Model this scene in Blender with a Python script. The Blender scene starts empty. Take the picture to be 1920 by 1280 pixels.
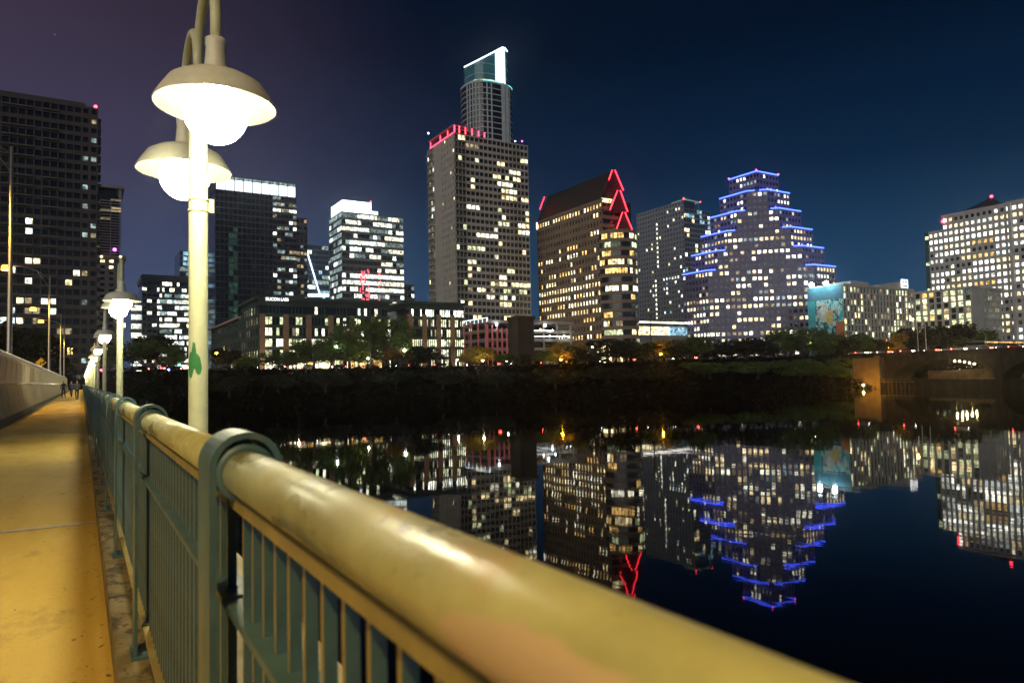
import bpy, math, random
from mathutils import Vector, Matrix
R = math.radians
random.seed(11)
SC = bpy.context.scene
COL = SC.collection

# ------------------------------------------------------------------ camera
EYE = Vector((0, 0, 10.0))
F = 1333.0                      # focal length in pixels of a 1920 wide frame
BEAR, PITCH, ROLL = R(31.2), math.atan(63 / F), R(1.2)
fw = Vector((math.sin(BEAR) * math.cos(PITCH), math.cos(BEAR) * math.cos(PITCH), math.sin(PITCH)))
r0 = Vector((math.cos(BEAR), -math.sin(BEAR), 0))
u0 = r0.cross(fw)
rt = r0 * math.cos(ROLL) - u0 * math.sin(ROLL)
up = r0 * math.sin(ROLL) + u0 * math.cos(ROLL)
cd = bpy.data.cameras.new('camera')
cam = bpy.data.objects.new('camera', cd)
COL.objects.link(cam)
m = Matrix((rt, up, -fw)).transposed().to_4x4()
m.translation = EYE
cam.matrix_world = m
cd.sensor_width = 36
cd.lens = F / 1920 * 36
cd.clip_start, cd.clip_end = 0.02, 6000
cd.dof.use_dof = True
cd.dof.focus_distance = 30
cd.dof.aperture_fstop = 5.0
SC.camera = cam
# ------------------------------------------------------------------ night sky
W = bpy.data.worlds.new('World'); SC.world = W; W.use_nodes = True
nt = W.node_tree; nt.nodes.clear()
def wn(t, **k):
    n = nt.nodes.new(t)
    for a, b in k.items(): setattr(n, a, b)
    return n
wo, bg, tc, sep = wn('ShaderNodeOutputWorld'), wn('ShaderNodeBackground'), wn('ShaderNodeTexCoord'), wn('ShaderNodeSeparateXYZ')
rmp = wn('ShaderNodeValToRGB')
nt.links.new(tc.outputs['Generated'], sep.inputs[0]); nt.links.new(sep.outputs['Z'], rmp.inputs[0])
cr = rmp.color_ramp
cr.elements[0].position = 0.0; cr.elements[0].color = (.0105, .066, .140, 1)
cr.elements[1].position = 1.0; cr.elements[1].color = (.0006, .0012, .005, 1)
for p, c in ((.12, (.0046, .039, .092, 1)), (.26, (.0013, .0125, .036, 1)), (.42, (.0006, .004, .013, 1))):
    e = cr.elements.new(p); e.color = c
# mauve city glow, with the near lamp's bloom, tinted into the west sky
dot = wn('ShaderNodeVectorMath', operation='DOT_PRODUCT'); dot.inputs[1].default_value = (-.35, .93, .0)
nt.links.new(tc.outputs['Generated'], dot.inputs[0])
mr = wn('ShaderNodeMapRange'); mr.inputs[1].default_value = .60; mr.inputs[2].default_value = .98
mr.interpolation_type = 'SMOOTHSTEP'
nt.links.new(dot.outputs['Value'], mr.inputs[0])
glow = wn('ShaderNodeMix', data_type='RGBA', blend_type='ADD'); glow.inputs['B'].default_value = (.040, .024, .036, 1)
nt.links.new(mr.outputs[0], glow.inputs['Factor']); nt.links.new(rmp.outputs[0], glow.inputs['A'])
vs = wn('ShaderNodeTexVoronoi'); vs.inputs['Scale'].default_value = 38; nt.links.new(tc.outputs['Generated'], vs.inputs['Vector'])
lt = wn('ShaderNodeMath', operation='LESS_THAN'); lt.inputs[1].default_value = .022; nt.links.new(vs.outputs['Distance'], lt.inputs[0])
sc_ = wn('ShaderNodeSeparateColor'); nt.links.new(vs.outputs['Color'], sc_.inputs[0]); gt = wn('ShaderNodeMath', operation='GREATER_THAN'); gt.inputs[1].default_value = .80; nt.links.new(sc_.outputs[0], gt.inputs[0])
mm = wn('ShaderNodeMath', operation='MULTIPLY'); nt.links.new(lt.outputs[0], mm.inputs[0]); nt.links.new(gt.outputs[0], mm.inputs[1]); m2_ = wn('ShaderNodeMath', operation='MULTIPLY'); nt.links.new(mm.outputs[0], m2_.inputs[0]); nt.links.new(sc_.outputs[1], m2_.inputs[1])
star = wn('ShaderNodeMix', data_type='RGBA', blend_type='ADD'); star.inputs['B'].default_value = (.22, .24, .28, 1); nt.links.new(m2_.outputs[0], star.inputs['Factor']); nt.links.new(glow.outputs['Result'], star.inputs['A'])
nt.links.new(star.outputs['Result'], bg.inputs[0]); bg.inputs[1].default_value = 1.0
nt.links.new(bg.outputs[0], wo.inputs[0])
# soft fill lamp added from behind the camera, in place of city glow
sd = bpy.data.lights.new('added_fill', 'SUN'); sd.energy = 1.0; sd.angle = R(60); sd.color = (1, .92, .80)
added_fill = bpy.data.objects.new('added_fill', sd); COL.objects.link(added_fill)
added_fill.rotation_euler = Vector((.74, .58, -.30)).to_track_quat('-Z', 'Y').to_euler()
# ------------------------------------------------------------------ render settings
SC.render.engine = 'CYCLES'
SC.view_settings.view_transform = 'Standard'; SC.view_settings.look = 'None'
SC.view_settings.exposure = .5; SC.view_settings.gamma = 1
cy = SC.cycles
cy.use_denoising = True
try: cy.denoiser = 'OPENIMAGEDENOISE'
except Exception: pass
cy.max_bounces = 5; cy.diffuse_bounces = 2; cy.glossy_bounces = 3; cy.transmission_bounces = 2
cy.sample_clamp_indirect = 4; cy.caustics_reflective = False; cy.caustics_refractive = False
cy.use_light_tree = True

# ------------------------------------------------------------------ where a sight line meets a wall plane
def ray(px, py): return (fw * F + rt * (px - 960) - up * (py - 640)).normalized()
def on_y(px, py, Y):
    d = ray(px, py); return EYE + d * (Y / d.y)
def on_x(px, py, X):
    d = ray(px, py); return EYE + d * (X / d.x)
def proj(p):
    v = Vector(p) - EYE; return 960 + F * v.dot(rt) / v.dot(fw)
def on_z(px, py, Z):
    d = ray(px, py); return EYE + d * ((Z - 10) / d.z)

# ------------------------------------------------------------------ materials
MATS = {}
def mat(name, col, rough=.6, metal=0, noise=0, scale=1.0, col2=None, bump=0, emit=None, estr=0, spec=.5, stretch=(1, 1, 1), sample=None):
    if name in MATS: return MATS[name]
    M = bpy.data.materials.new(name); M.use_nodes = True; MATS[name] = M
    n = M.node_tree.nodes; L = M.node_tree.links; b = n['Principled BSDF']
    b.inputs['Base Color'].default_value = (*col, 1); b.inputs['Roughness'].default_value = rough
    b.inputs['Metallic'].default_value = metal
    b.inputs['Specular IOR Level'].default_value = spec
    if noise or bump or col2:
        tc = n.new('ShaderNodeTexCoord'); mp = n.new('ShaderNodeMapping'); mp.inputs['Scale'].default_value = stretch
        nz = n.new('ShaderNodeTexNoise'); nz.inputs['Scale'].default_value = scale; nz.inputs['Detail'].default_value = 6
        nz.inputs['Roughness'].default_value = .65
        L.new(tc.outputs['Object'], mp.inputs[0]); L.new(mp.outputs[0], nz.inputs['Vector'])
        c2 = col2 or tuple(c * (1 - noise) for c in col)
        rp = n.new('ShaderNodeValToRGB'); rp.color_ramp.elements[0].position = .35; rp.color_ramp.elements[1].position = .65
        rp.color_ramp.elements[0].color = (*c2, 1); rp.color_ramp.elements[1].color = (*col, 1)
        L.new(nz.outputs[0], rp.inputs[0]); L.new(rp.outputs[0], b.inputs['Base Color'])
        if bump:
            bp = n.new('ShaderNodeBump'); bp.inputs['Strength'].default_value = bump; bp.inputs['Distance'].default_value = .05
            L.new(nz.outputs[0], bp.inputs['Height']); L.new(bp.outputs[0], b.inputs['Normal'])
    if emit:
        b.inputs['Emission Color'].default_value = (*emit, 1); b.inputs['Emission Strength'].default_value = estr
        try: M.cycles.emission_sampling = sample or 'NONE'
        except Exception: pass
    return M
def lit_mat(name, col, estr, cell=1.1, lo=.25):
    """a lit room behind glass: clutter, blinds and ceiling lights vary the brightness from place to place"""
    M = bpy.data.materials.new(name); M.use_nodes = True; MATS[name] = M
    n = M.node_tree.nodes; L = M.node_tree.links; b = n['Principled BSDF']
    b.inputs['Base Color'].default_value = (.02, .02, .02, 1); b.inputs['Roughness'].default_value = .2
    g = n.new('ShaderNodeNewGeometry'); v = n.new('ShaderNodeTexVoronoi'); v.inputs['Scale'].default_value = 1 / cell
    nz = n.new('ShaderNodeTexNoise'); nz.inputs['Scale'].default_value = .9; nz.inputs['Detail'].default_value = 3
    oi = n.new('ShaderNodeObjectInfo')
    L.new(g.outputs['Position'], v.inputs['Vector']); L.new(g.outputs['Position'], nz.inputs['Vector'])
    sp = n.new('ShaderNodeSeparateColor'); L.new(v.outputs['Color'], sp.inputs[0])
    m1 = n.new('ShaderNodeMapRange'); m1.inputs[3].default_value = lo * .6; m1.inputs[4].default_value = 1.0; L.new(sp.outputs[0], m1.inputs[0])
    m2 = n.new('ShaderNodeMapRange'); m2.inputs[1].default_value = .3; m2.inputs[2].default_value = .7; m2.inputs[3].default_value = .45; m2.inputs[4].default_value = 1.35; L.new(nz.outputs[0], m2.inputs[0])
    m3 = n.new('ShaderNodeMapRange'); m3.inputs[3].default_value = .5; m3.inputs[4].default_value = 1.3; L.new(oi.outputs['Random'], m3.inputs[0])
    a = n.new('ShaderNodeMath'); a.operation = 'MULTIPLY'; L.new(m1.outputs[0], a.inputs[0]); L.new(m2.outputs[0], a.inputs[1])
    c = n.new('ShaderNodeMath'); c.operation = 'MULTIPLY'; L.new(a.outputs[0], c.inputs[0]); L.new(m3.outputs[0], c.inputs[1])
    d = n.new('ShaderNodeMath'); d.operation = 'MULTIPLY'; d.inputs[1].default_value = estr * 1.25; L.new(c.outputs[0], d.inputs[0])
    hs = n.new('ShaderNodeMix'); hs.data_type = 'RGBA'; hs.inputs['A'].default_value = (*col, 1)
    hs.inputs['B'].default_value = (min(1, col[0] * 1.1 + .1), col[1] * .95 + .05, col[2] * .6 + .1, 1)
    L.new(sp.outputs[1], hs.inputs['Factor'])
    L.new(hs.outputs['Result'], b.inputs['Emission Color']); L.new(d.outputs[0], b.inputs['Emission Strength'])
    try: M.cycles.emission_sampling = 'NONE'
    except Exception: pass
    return M
LIT = {'warm': lit_mat('lit_warm', (1, .78, .42), 2.6), 'cool': lit_mat('lit_cool', (.78, .95, 1), 2.6), 'white': lit_mat('lit_white', (1, .96, .82), 3.2),
       'green': lit_mat('lit_green', (.80, .95, .58), 1.7), 'amber': lit_mat('lit_amber', (1, .58, .15), 2.2), 'dim': lit_mat('lit_dim', (.9, .72, .45), .42),
       'blue': lit_mat('lit_blue', (.30, .65, 1), 1.2), 'teal': lit_mat('lit_teal', (.2, .9, .65), .07), 'dimcool': lit_mat('lit_dimcool', (.55, .85, .95), .5),
       'bright': lit_mat('lit_bright', (.95, 1, 1), 4.5, lo=.6)}
glassM = mat('night_glass', (.012, .016, .022), .12, spec=.6)
glassB = mat('blue_glass', (.02, .05, .10), .15, spec=.6, emit=(.04, .16, .34), estr=0.0)
def glow_mat(name, col, s, sample='NONE'): return mat(name, (.02, .02, .02), .5, emit=col, estr=s, sample=sample)

# ------------------------------------------------------------------ mesh builder
class MB:
    def __init__(s): s.v = []; s.f = []
    def box(s, o, a, b, c):
        o, a, b, c = Vector(o), Vector(a), Vector(b), Vector(c)
        if a.cross(b).dot(c) < 0: a, b = b, a
        k = len(s.v)
        for p in (o, o + a, o + a + b, o + b, o + c, o + a + c, o + a + b + c, o + b + c): s.v.append(p)
        s.f += [tuple(k + i for i in q) for q in ((3, 2, 1, 0), (4, 5, 6, 7), (0, 1, 5, 4), (1, 2, 6, 5), (2, 3, 7, 6), (3, 0, 4, 7))]
        return s
    def aab(s, x0, x1, y0, y1, z0, z1): return s.box((x0, y0, z0), (x1 - x0, 0, 0), (0, y1 - y0, 0), (0, 0, z1 - z0))
    def prism(s, pts, z0, z1, cap=True):
        """pts ccw seen from above; z1 may be a list"""
        k = len(s.v); n = len(pts); z1 = z1 if isinstance(z1, (list, tuple)) else [z1] * n
        z0 = z0 if isinstance(z0, (list, tuple)) else [z0] * n
        s.v += [Vector((p[0], p[1], z)) for p, z in zip(pts, z0)] + [Vector((p[0], p[1], z)) for p, z in zip(pts, z1)]
        for i in range(n):
            j = (i + 1) % n; s.f.append((k + i, k + j, k + n + j, k + n + i))
        if cap: s.f.append(tuple(k + n + i for i in range(n))); s.f.append(tuple(k + i for i in reversed(range(n))))
        return s
    def tube(s, pts, r, n=8, closed=False):
        pts = [Vector(p) for p in pts]; k = len(s.v); m = len(pts)
        rr = r if isinstance(r, (list, tuple)) else [r] * m
        ref = None
        for i, p in enumerate(pts):
            t = (pts[min(i + 1, m - 1)] - pts[max(i - 1, 0)]).normalized()
            if ref is None:
                ref = t.cross(Vector((0, 0, 1)));
                if ref.length < .1: ref = t.cross(Vector((1, 0, 0)))
            a = (ref - t * ref.dot(t)).normalized(); ref = a; b = t.cross(a)
            for j in range(n):
                w = 2 * math.pi * j / n; s.v.append(p + (a * math.cos(w) + b * math.sin(w)) * rr[i])
        for i in range(m - 1):
            for j in range(n):
                q = (j + 1) % n; s.f.append((k + i * n + j, k + i * n + q, k + (i + 1) * n + q, k + (i + 1) * n + j))
        s.f.append(tuple(k + j for j in reversed(range(n)))); s.f.append(tuple(k + (m - 1) * n + j for j in range(n)))
        return s
    def lathe(s, prof, c=(0, 0, 0), n=24):
        k = len(s.v); c = Vector(c); m = len(prof)
        for r, z in prof:
            for j in range(n):
                w = 2 * math.pi * j / n; s.v.append(c + Vector((r * math.cos(w), r * math.sin(w), z)))
        for i in range(m - 1):
            for j in range(n):
                q = (j + 1) % n; s.f.append((k + i * n + j, k + i * n + q, k + (i + 1) * n + q, k + (i + 1) * n + j))
        return s
    def quad(s, a, b, c, d):
        k = len(s.v); s.v += [Vector(a), Vector(b), Vector(c), Vector(d)]; s.f.append((k, k + 1, k + 2, k + 3)); return s
    def mesh(s, name, M, smooth=False):
        me = bpy.data.meshes.new(name); me.from_pydata([tuple(v) for v in s.v], [], s.f)
        me.materials.append(M)
        if smooth: me.polygons.foreach_set('use_smooth', [True] * len(me.polygons))
        me.update(); return me
    def build(s, name, M, parent=None, smooth=False, kind=None, label=None):
        if not s.v: return None
        me = s.mesh(name, M, smooth)
        o = bpy.data.objects.new(name, me); COL.objects.link(o)
        if parent is not None:
            o.parent = parent
            if parent.location.length > 0 and parent.get('_local') is None: o.matrix_parent_inverse = Matrix.Translation(parent.location).inverted()
        if kind: o['kind'] = kind
        if label: o['label'] = label
        return o
def sphere(c, r, seg=16, rings=8):
    b = MB(); prof = [(max(1e-4, r * math.sin(math.pi * i / rings)), -r * math.cos(math.pi * i / rings)) for i in range(rings + 1)]
    return b.lathe(prof, c, seg)
def tag(o, label=None, cat=None, group=None, kind=None):
    for k, v in (('label', label), ('category', cat), ('group', group), ('kind', kind)):
        if v: o[k] = v
    return o
def thing(name, label, cat, loc=(0, 0, 0), group=None, local=False):
    o = bpy.data.objects.new(name, None); COL.objects.link(o); o.location = loc; o.empty_display_size = .5
    if local: o['_local'] = 1
    return tag(o, label, cat, group)
def copy_thing(o, loc, rz=0, sc=None, label=None):
    c = o.copy(); COL.objects.link(c); c.location = loc; c.rotation_euler = (0, 0, rz)
    if sc: c.scale = (sc,) * 3 if isinstance(sc, (int, float)) else sc
    if label: c['label'] = label
    for ch in list(o.children):
        d = ch.copy(); COL.objects.link(d); d.parent = c
        for g in list(ch.children):
            e = g.copy(); COL.objects.link(e); e.parent = d
    return c
ORD = 'first second third fourth fifth sixth seventh eighth ninth tenth eleventh twelfth thirteenth fourteenth fifteenth sixteenth seventeenth eighteenth nineteenth twentieth'.split()

# ------------------------------------------------------------------ building with facades
UNIT = {}
def unit_pane(key):
    if key not in UNIT: UNIT[key] = MB().aab(-.5, .5, -.5, .5, -.5, .5).mesh('window_pane', LIT[key])
    return UNIT[key]
class Bld:
    def __init__(s, name, label, cat='building', loc=(0, 0, 0), indiv=300):
        s.root = thing(name, label, cat, loc); s.wall = MB(); s.core = MB(); s.panes = []; s.indiv = indiv
    def face(s, p0, p1, z0, nf, fh, nb, ww, wh, sill, lit=None, e=.35, t0=0., t1=0., mull=True, band=True, hm=0):
        """facade from p0 to p1 (left to right seen from outside): bands and piers stand proud by e of the glazing"""
        p0, p1 = Vector((p0[0], p0[1], 0)), Vector((p1[0], p1[1], 0)); u = p1 - p0; Wd = u.length; u.normalize()
        nrm = Vector((u.y, -u.x, 0)); bw = Wd / nb; Z = Vector((0, 0, 1))
        b0 = p0 + u * t0; bl = Wd - t0 - t1
        if band:
            zz = z0; zlast = None
            for j in range(nf + 1):
                lo = z0 + (j - 1) * fh + sill + wh if j > 0 else z0
                hi = z0 + j * fh + sill if j < nf else z0 + nf * fh
                if hi - lo > .02: s.wall.box(b0 + Z * lo - nrm * e, u * bl, nrm * e, Z * (hi - lo))
        if mull and bw - ww > .02:
            for i in range(nb + 1):
                a = i * bw - (bw - ww) / 2; c = i * bw + (bw - ww) / 2
                a, c = max(a, t0), min(c, Wd - t1)
                if c > a: s.wall.box(p0 + u * a + Z * z0 - nrm * e, u * (c - a), nrm * (e - .04), Z * (nf * fh))
        if hm:
            for i in range(nb):
                for k in range(1, hm + 1):
                    a = i * bw + (bw - ww) / 2 + ww * k / (hm + 1)
                    s.wall.box(p0 + u * (a - .04) + Z * z0 - nrm * e, u * .08, nrm * (e - .12), Z * (nf * fh))
        if lit:
            ang = math.atan2(u.y, u.x)
            for j in range(nf):
                for i in range(nb):
                    k = lit(i, j, nb, nf)
                    if k:
                        c = p0 + u * (i + .5) * bw + Z * (z0 + j * fh + sill + wh / 2) - nrm * (e - .05)
                        s.panes.append((k, c, ang, ww, wh))
    def solid(s, x0, x1, y0, y1, z0, z1, e=.35): s.core.aab(x0 + e, x1 - e, y0 + e, y1 - e, z0, z1 - .02)
    def part(s, name, mb, M, smooth=False, kind=None, label=None): return mb.build(name, M, s.root, smooth, kind, label)
    def done(s, wallM, coreM=None):
        s.part('wall', s.wall, wallM); s.part('glazing', s.core, coreM or glassM)
        ps = sorted(s.panes, key=lambda p: -p[3] * p[4] / max(1, (p[1] - EYE).length_squared))
        inv = Matrix.Translation(s.root.location).inverted()
        for k, c, ang, ww, wh in ps[:s.indiv]:
            o = bpy.data.objects.new('window', unit_pane(k)); COL.objects.link(o); o.parent = s.root; o.matrix_parent_inverse = inv
            o.location = c; o.rotation_euler = (0, 0, ang); o.scale = (ww, .06, wh)
        rest = {}
        for k, c, ang, ww, wh in ps[s.indiv:]:
            u = Vector((math.cos(ang), math.sin(ang), 0)); n = Vector((u.y, -u.x, 0)); Z = Vector((0, 0, 1))
            rest.setdefault(k, MB()).box(c - u * ww / 2 - Z * wh / 2 - n * .03, u * ww, n * .06, Z * wh)
        for k, mb in rest.items(): s.part('window_rows', mb, LIT[k], kind='stuff')
        return s.root
def rows(p, keys=('warm', 'white'), rowp=None, run=.0, seed=1):
    """chance p per window; rowp {floor: chance}; run = chance that a lit window's neighbour is lit too"""
    rg = random.Random(seed); mem = {}
    def f(i, j, nb, nf):
        q = min(.95, 1.4 * (p if rowp is None else rowp.get(j, rowp.get(j - nf, p))))
        prev = mem.get((i - 1, j))
        if prev and rg.random() < run: k = prev
        elif rg.random() < q: k = rg.choice(keys)
        else: k = None
        mem[(i, j)] = k; return k
    return f

# ================================================================== SETTING
def shore(x):
    P = [(-700, 208), (0, 203), (75, 202), (150, 186), (215, 162), (262, 160), (300, 160), (420, 150), (1200, 120)]
    for (a, b), (c, d) in zip(P, P[1:]):
        if a <= x <= c: return b + (d - b) * (x - a) / (c - a)
    return P[-1][1] if x > 0 else P[0][1]
def top_z(x): return 13.3 if x < 130 else min(15.2, 13.3 + (x - 130) / 130 * 1.9)
def ground_z(x, y):
    s = y - shore(x); T = top_z(x)
    K = [(-30, -4), (-2, -1.2), (0, .25), (6, 3.2), (14, 8.6), (20, T - .6), (23, T), (5000, T)]
    for (a, b), (c, d) in zip(K, K[1:]):
        if s <= c: return b + (d - b) * max(0, (s - a)) / (c - a)
    return T
soilM = mat('bank_soil', (.005, .005, .002), .95, col2=(.0015, .0015, .0007), scale=.3, spec=0)
gb = MB(); xs = [-900, -500, -300, -200] + list(range(-150, 460, 10)) + [520, 700, 1000, 1800]; ss = [-30, -2, 0, 3, 6, 10, 14, 17, 20, 23, 60, 200, 700, 3500]
rg = random.Random(5)
for x in xs:
    for s_ in ss:
        y = shore(x) + s_; gb.v.append(Vector((x, y, ground_z(x, y) + (rg.uniform(-.35, .35) if 0 < s_ < 20 else 0))))
n_ = len(ss)
for i in range(len(xs) - 1):
    for j in range(n_ - 1): gb.f.append((i * n_ + j, (i + 1) * n_ + j, (i + 1) * n_ + j + 1, i * n_ + j + 1))
tag(gb.build('ground', soilM, smooth=True), kind='structure')
# water
wM = mat('river_water', (.001, .0012, .0015), .026, spec=.16)
nn, LL = wM.node_tree.nodes, wM.node_tree.links
b = nn['Principled BSDF']; b.inputs['IOR'].default_value = 1.33
tcw = nn.new('ShaderNodeTexCoord'); mpw = nn.new('ShaderNodeMapping'); nz1 = nn.new('ShaderNodeTexNoise'); nz1.inputs['Scale'].default_value = .22; nz1.inputs['Detail'].default_value = 4
mpw.inputs['Rotation'].default_value = (0, 0, BEAR); mpw.inputs['Scale'].default_value = (1, .55, 1)
LL.new(tcw.outputs['Object'], mpw.inputs[0]); LL.new(mpw.outputs[0], nz1.inputs['Vector'])
bpw = nn.new('ShaderNodeBump'); bpw.inputs['Strength'].default_value = .05; bpw.inputs['Distance'].default_value = .25
LL.new(nz1.outputs[0], bpw.inputs['Height']); LL.new(bpw.outputs[0], b.inputs['Normal'])
tag(MB().quad((-900, -900, 2), (1800, -900, 2), (1800, 260, 2), (-900, 260, 2)).build('river_water', wM), kind='structure')
# riverside street
asph = mat('asphalt', (.05, .05, .05), .85, noise=.3, scale=2)
pave = mat('pavement_concrete', (.28, .25, .21), .85, noise=.25, scale=1.5)
def strip(name, M, f0, f1, dz, x0=-150, x1=262, step=12):
    mb = MB(); k = 0; n = int((x1 - x0) / step)
    for i in range(n + 1):
        x = x0 + (x1 - x0) * i / n
        for s_ in (f0, f1):
            mb.v.append(Vector((x, shore(x) + s_, top_z(x) + dz)))
        if i: mb.f.append((2 * i - 2, 2 * i, 2 * i + 1, 2 * i - 1))
    return tag(mb.build(name, M), kind='structure')
strip('riverside_road', asph, 27, 36, .02)
pv = strip('riverside_pavement', pave, 36.2, 40, .14)
strip('riverside_path', pave, 23.2, 26.4, .05)

# ================================================================== THE BRIDGE WE STAND ON
WZ = 8.65                                  # walkway level
END = 203.0
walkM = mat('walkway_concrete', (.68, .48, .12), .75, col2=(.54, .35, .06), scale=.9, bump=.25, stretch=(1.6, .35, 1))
def dirty(M, col, scale, thr, amt, stretch=(1, 1, 1), soft=.08):
    """stains of their own colour over what the material has"""
    n = M.node_tree.nodes; L = M.node_tree.links; b = n['Principled BSDF']; src = b.inputs['Base Color'].links
    tc = n.new('ShaderNodeTexCoord'); mp = n.new('ShaderNodeMapping'); mp.inputs['Scale'].default_value = stretch
    z = n.new('ShaderNodeTexNoise'); z.inputs['Scale'].default_value = scale; z.inputs['Detail'].default_value = 8; z.inputs['Roughness'].default_value = .7
    L.new(tc.outputs['Object'], mp.inputs[0]); L.new(mp.outputs[0], z.inputs['Vector'])
    mr = n.new('ShaderNodeMapRange'); mr.inputs[1].default_value = thr; mr.inputs[2].default_value = thr + soft; mr.inputs[4].default_value = amt
    L.new(z.outputs[0], mr.inputs[0])
    mx = n.new('ShaderNodeMix'); mx.data_type = 'RGBA'; mx.inputs['B'].default_value = (*col, 1)
    if src: L.new(src[0].from_socket, mx.inputs['A'])
    else: mx.inputs['A'].default_value = b.inputs['Base Color'].default_value
    L.new(mr.outputs[0], mx.inputs['Factor']); L.new(mx.outputs['Result'], b.inputs['Base Color'])
    return M
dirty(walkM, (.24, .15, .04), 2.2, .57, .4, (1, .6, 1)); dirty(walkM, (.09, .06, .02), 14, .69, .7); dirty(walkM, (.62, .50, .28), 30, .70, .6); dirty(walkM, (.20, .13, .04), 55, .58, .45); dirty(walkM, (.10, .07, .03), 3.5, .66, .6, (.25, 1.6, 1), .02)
gutM = mat('gutter_concrete', (.11, .085, .05), .85, noise=.5, scale=3, bump=.2)
kerbM = mat('kerb_concrete', (.30, .25, .15), .85, noise=.45, scale=5, bump=.3)
dirty(kerbM, (.05, .04, .025), 9, .5, .85, (1, .5, 1)); dirty(kerbM, (.35, .18, .06), 6, .62, .6)
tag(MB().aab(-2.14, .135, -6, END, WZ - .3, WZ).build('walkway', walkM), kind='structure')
tag(MB().aab(-3.0, -2.144, -6, END, WZ - .3, WZ - .004).build('walkway_gutter', gutM), kind='structure')
tag(MB().aab(-13.5, -3.35, -6, END, 9.7, 10.1).build('bridge_road', asph), kind='structure')
kb = MB(); y = -6.0
while y < 60:                              # kerb cast in lengths
    kb.aab(.137, .325, y + .006, y + 2.126, WZ - .3, WZ + .15); y += 2.13
kb.aab(.137, .325, y + .006, END, WZ - .3, WZ + .15)
tag(kb.build('walkway_kerb', kerbM), kind='structure')
ledgeM = mat('ledge_concrete', (.42, .38, .26), .85, noise=.35, scale=4, bump=.2)
tag(MB().aab(.327, 1.02, -6, END, WZ - .9, WZ + .05).build('bridge_ledge', ledgeM), kind='structure')
tag(MB().aab(-13.6, .9, -6, END, WZ - 2.2, WZ - .92).build('bridge_girder', gutM), kind='structure')
pm = MB()
for yy in (40, 80, 120, 160): pm.aab(-12, .2, yy - 1, yy + 1, -3, WZ - 2.21)
tag(pm.build('bridge_piers', gutM), kind='structure')
# expansion joints: metal strip across the walkway
jM = mat('joint_metal', (.50, .44, .30), .5, metal=.3, noise=.3, scale=8)
for i in range(8):
    yj = on_z(95, 990, WZ).y + i * 15.2
    tag(MB().aab(-2.1, .11, yj, yj + .10, WZ + .002, WZ + .012).build('expansion_joint', jM), 'pale metal expansion joint strip across walkway, %s from camera' % ORD[i], 'joint strip', 'expansion joints across the walkway')
# dry leaves and litter along the kerb
leafM = mat('dry_leaf', (.30, .20, .08), .8, noise=.5, scale=20)
lm = MB(); rg = random.Random(3)
for i in range(520):
    y = .6 + 40 * rg.random() ** 2; x = .12 - abs(rg.gauss(0, .12)) if rg.random() < .7 else rg.uniform(-2, .1); a = rg.uniform(0, 6.3); s_ = rg.uniform(.006, .02)
    c = Vector((x, y, WZ + .006)); u = Vector((math.cos(a), math.sin(a), rg.uniform(-.2, .4))) * s_; v = Vector((-math.sin(a), math.cos(a), rg.uniform(-.1, .3))) * s_ * .5
    lm.quad(c - u, c - v, c + u, c + v)
tag(lm.build('leaf_litter', leafM), 'scattered dry leaf bits along the walkway kerb', 'litter', kind='stuff')

# ---- railing
teal = mat('teal_paint', (.085, .175, .235), .45, noise=.4, scale=7); dirty(teal, (.30, .26, .12), 5, .60, .5, (1, 1, .35)); dirty(teal, (.16, .07, .03), 16, .70, .8)
railM = mat('cream_rail_paint', (.54, .54, .26), .40, noise=.3, scale=6, bump=.12)
dirty(railM, (.50, .27, .05), 3.2, .53, .8, (1, .7, 1), .12); dirty(railM, (.16, .14, .07), 9, .60, .6, (1, .35, 1)); dirty(railM, (.07, .06, .04), 38, .66, .8, (1, .5, 1), .03)
def rough_var(M, lo, hi, sc, stretch=(1, 1, 1)):
    n = M.node_tree.nodes; L = M.node_tree.links; tc = n.new('ShaderNodeTexCoord'); mp = n.new('ShaderNodeMapping'); mp.inputs['Scale'].default_value = stretch
    z = n.new('ShaderNodeTexNoise'); z.inputs['Scale'].default_value = sc; z.inputs['Detail'].default_value = 6; mr = n.new('ShaderNodeMapRange'); mr.inputs[1].default_value = .35; mr.inputs[2].default_value = .65; mr.inputs[3].default_value = lo; mr.inputs[4].default_value = hi
    L.new(tc.outputs['Object'], mp.inputs[0]); L.new(mp.outputs[0], z.inputs['Vector']); L.new(z.outputs[0], mr.inputs[0]); L.new(mr.outputs[0], n['Principled BSDF'].inputs['Roughness'])
dirty(railM, (.13, .065, .03), 13, .655, .9, (1, .6, 1), .03); dirty(railM, (.62, .60, .42), 22, .67, .8, (1, .25, 1), .03)
rough_var(railM, .16, .62, 6, (1, .6, 1))
railP = railM.copy(); railP.name = 'repaired_rail_paint'            # the length beside the camera carries a tan repair patch
_n = railP.node_tree.nodes; _L = railP.node_tree.links; _b = _n['Principled BSDF']; _src = _b.inputs['Base Color'].links[0].from_socket
_tc = _n.new('ShaderNodeTexCoord'); _mp = _n.new('ShaderNodeMapping'); _mp.vector_type = 'POINT'; _mp.inputs['Location'].default_value = (1.2, -3.62, .35); _mp.inputs['Scale'].default_value = (30, 4.0, 24)
_nz = _n.new('ShaderNodeTexNoise'); _nz.inputs['Scale'].default_value = 14; _nz.inputs['Detail'].default_value = 5; _ad = _n.new('ShaderNodeMath'); _ad.operation = 'MULTIPLY_ADD'; _ad.inputs[1].default_value = .5
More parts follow.
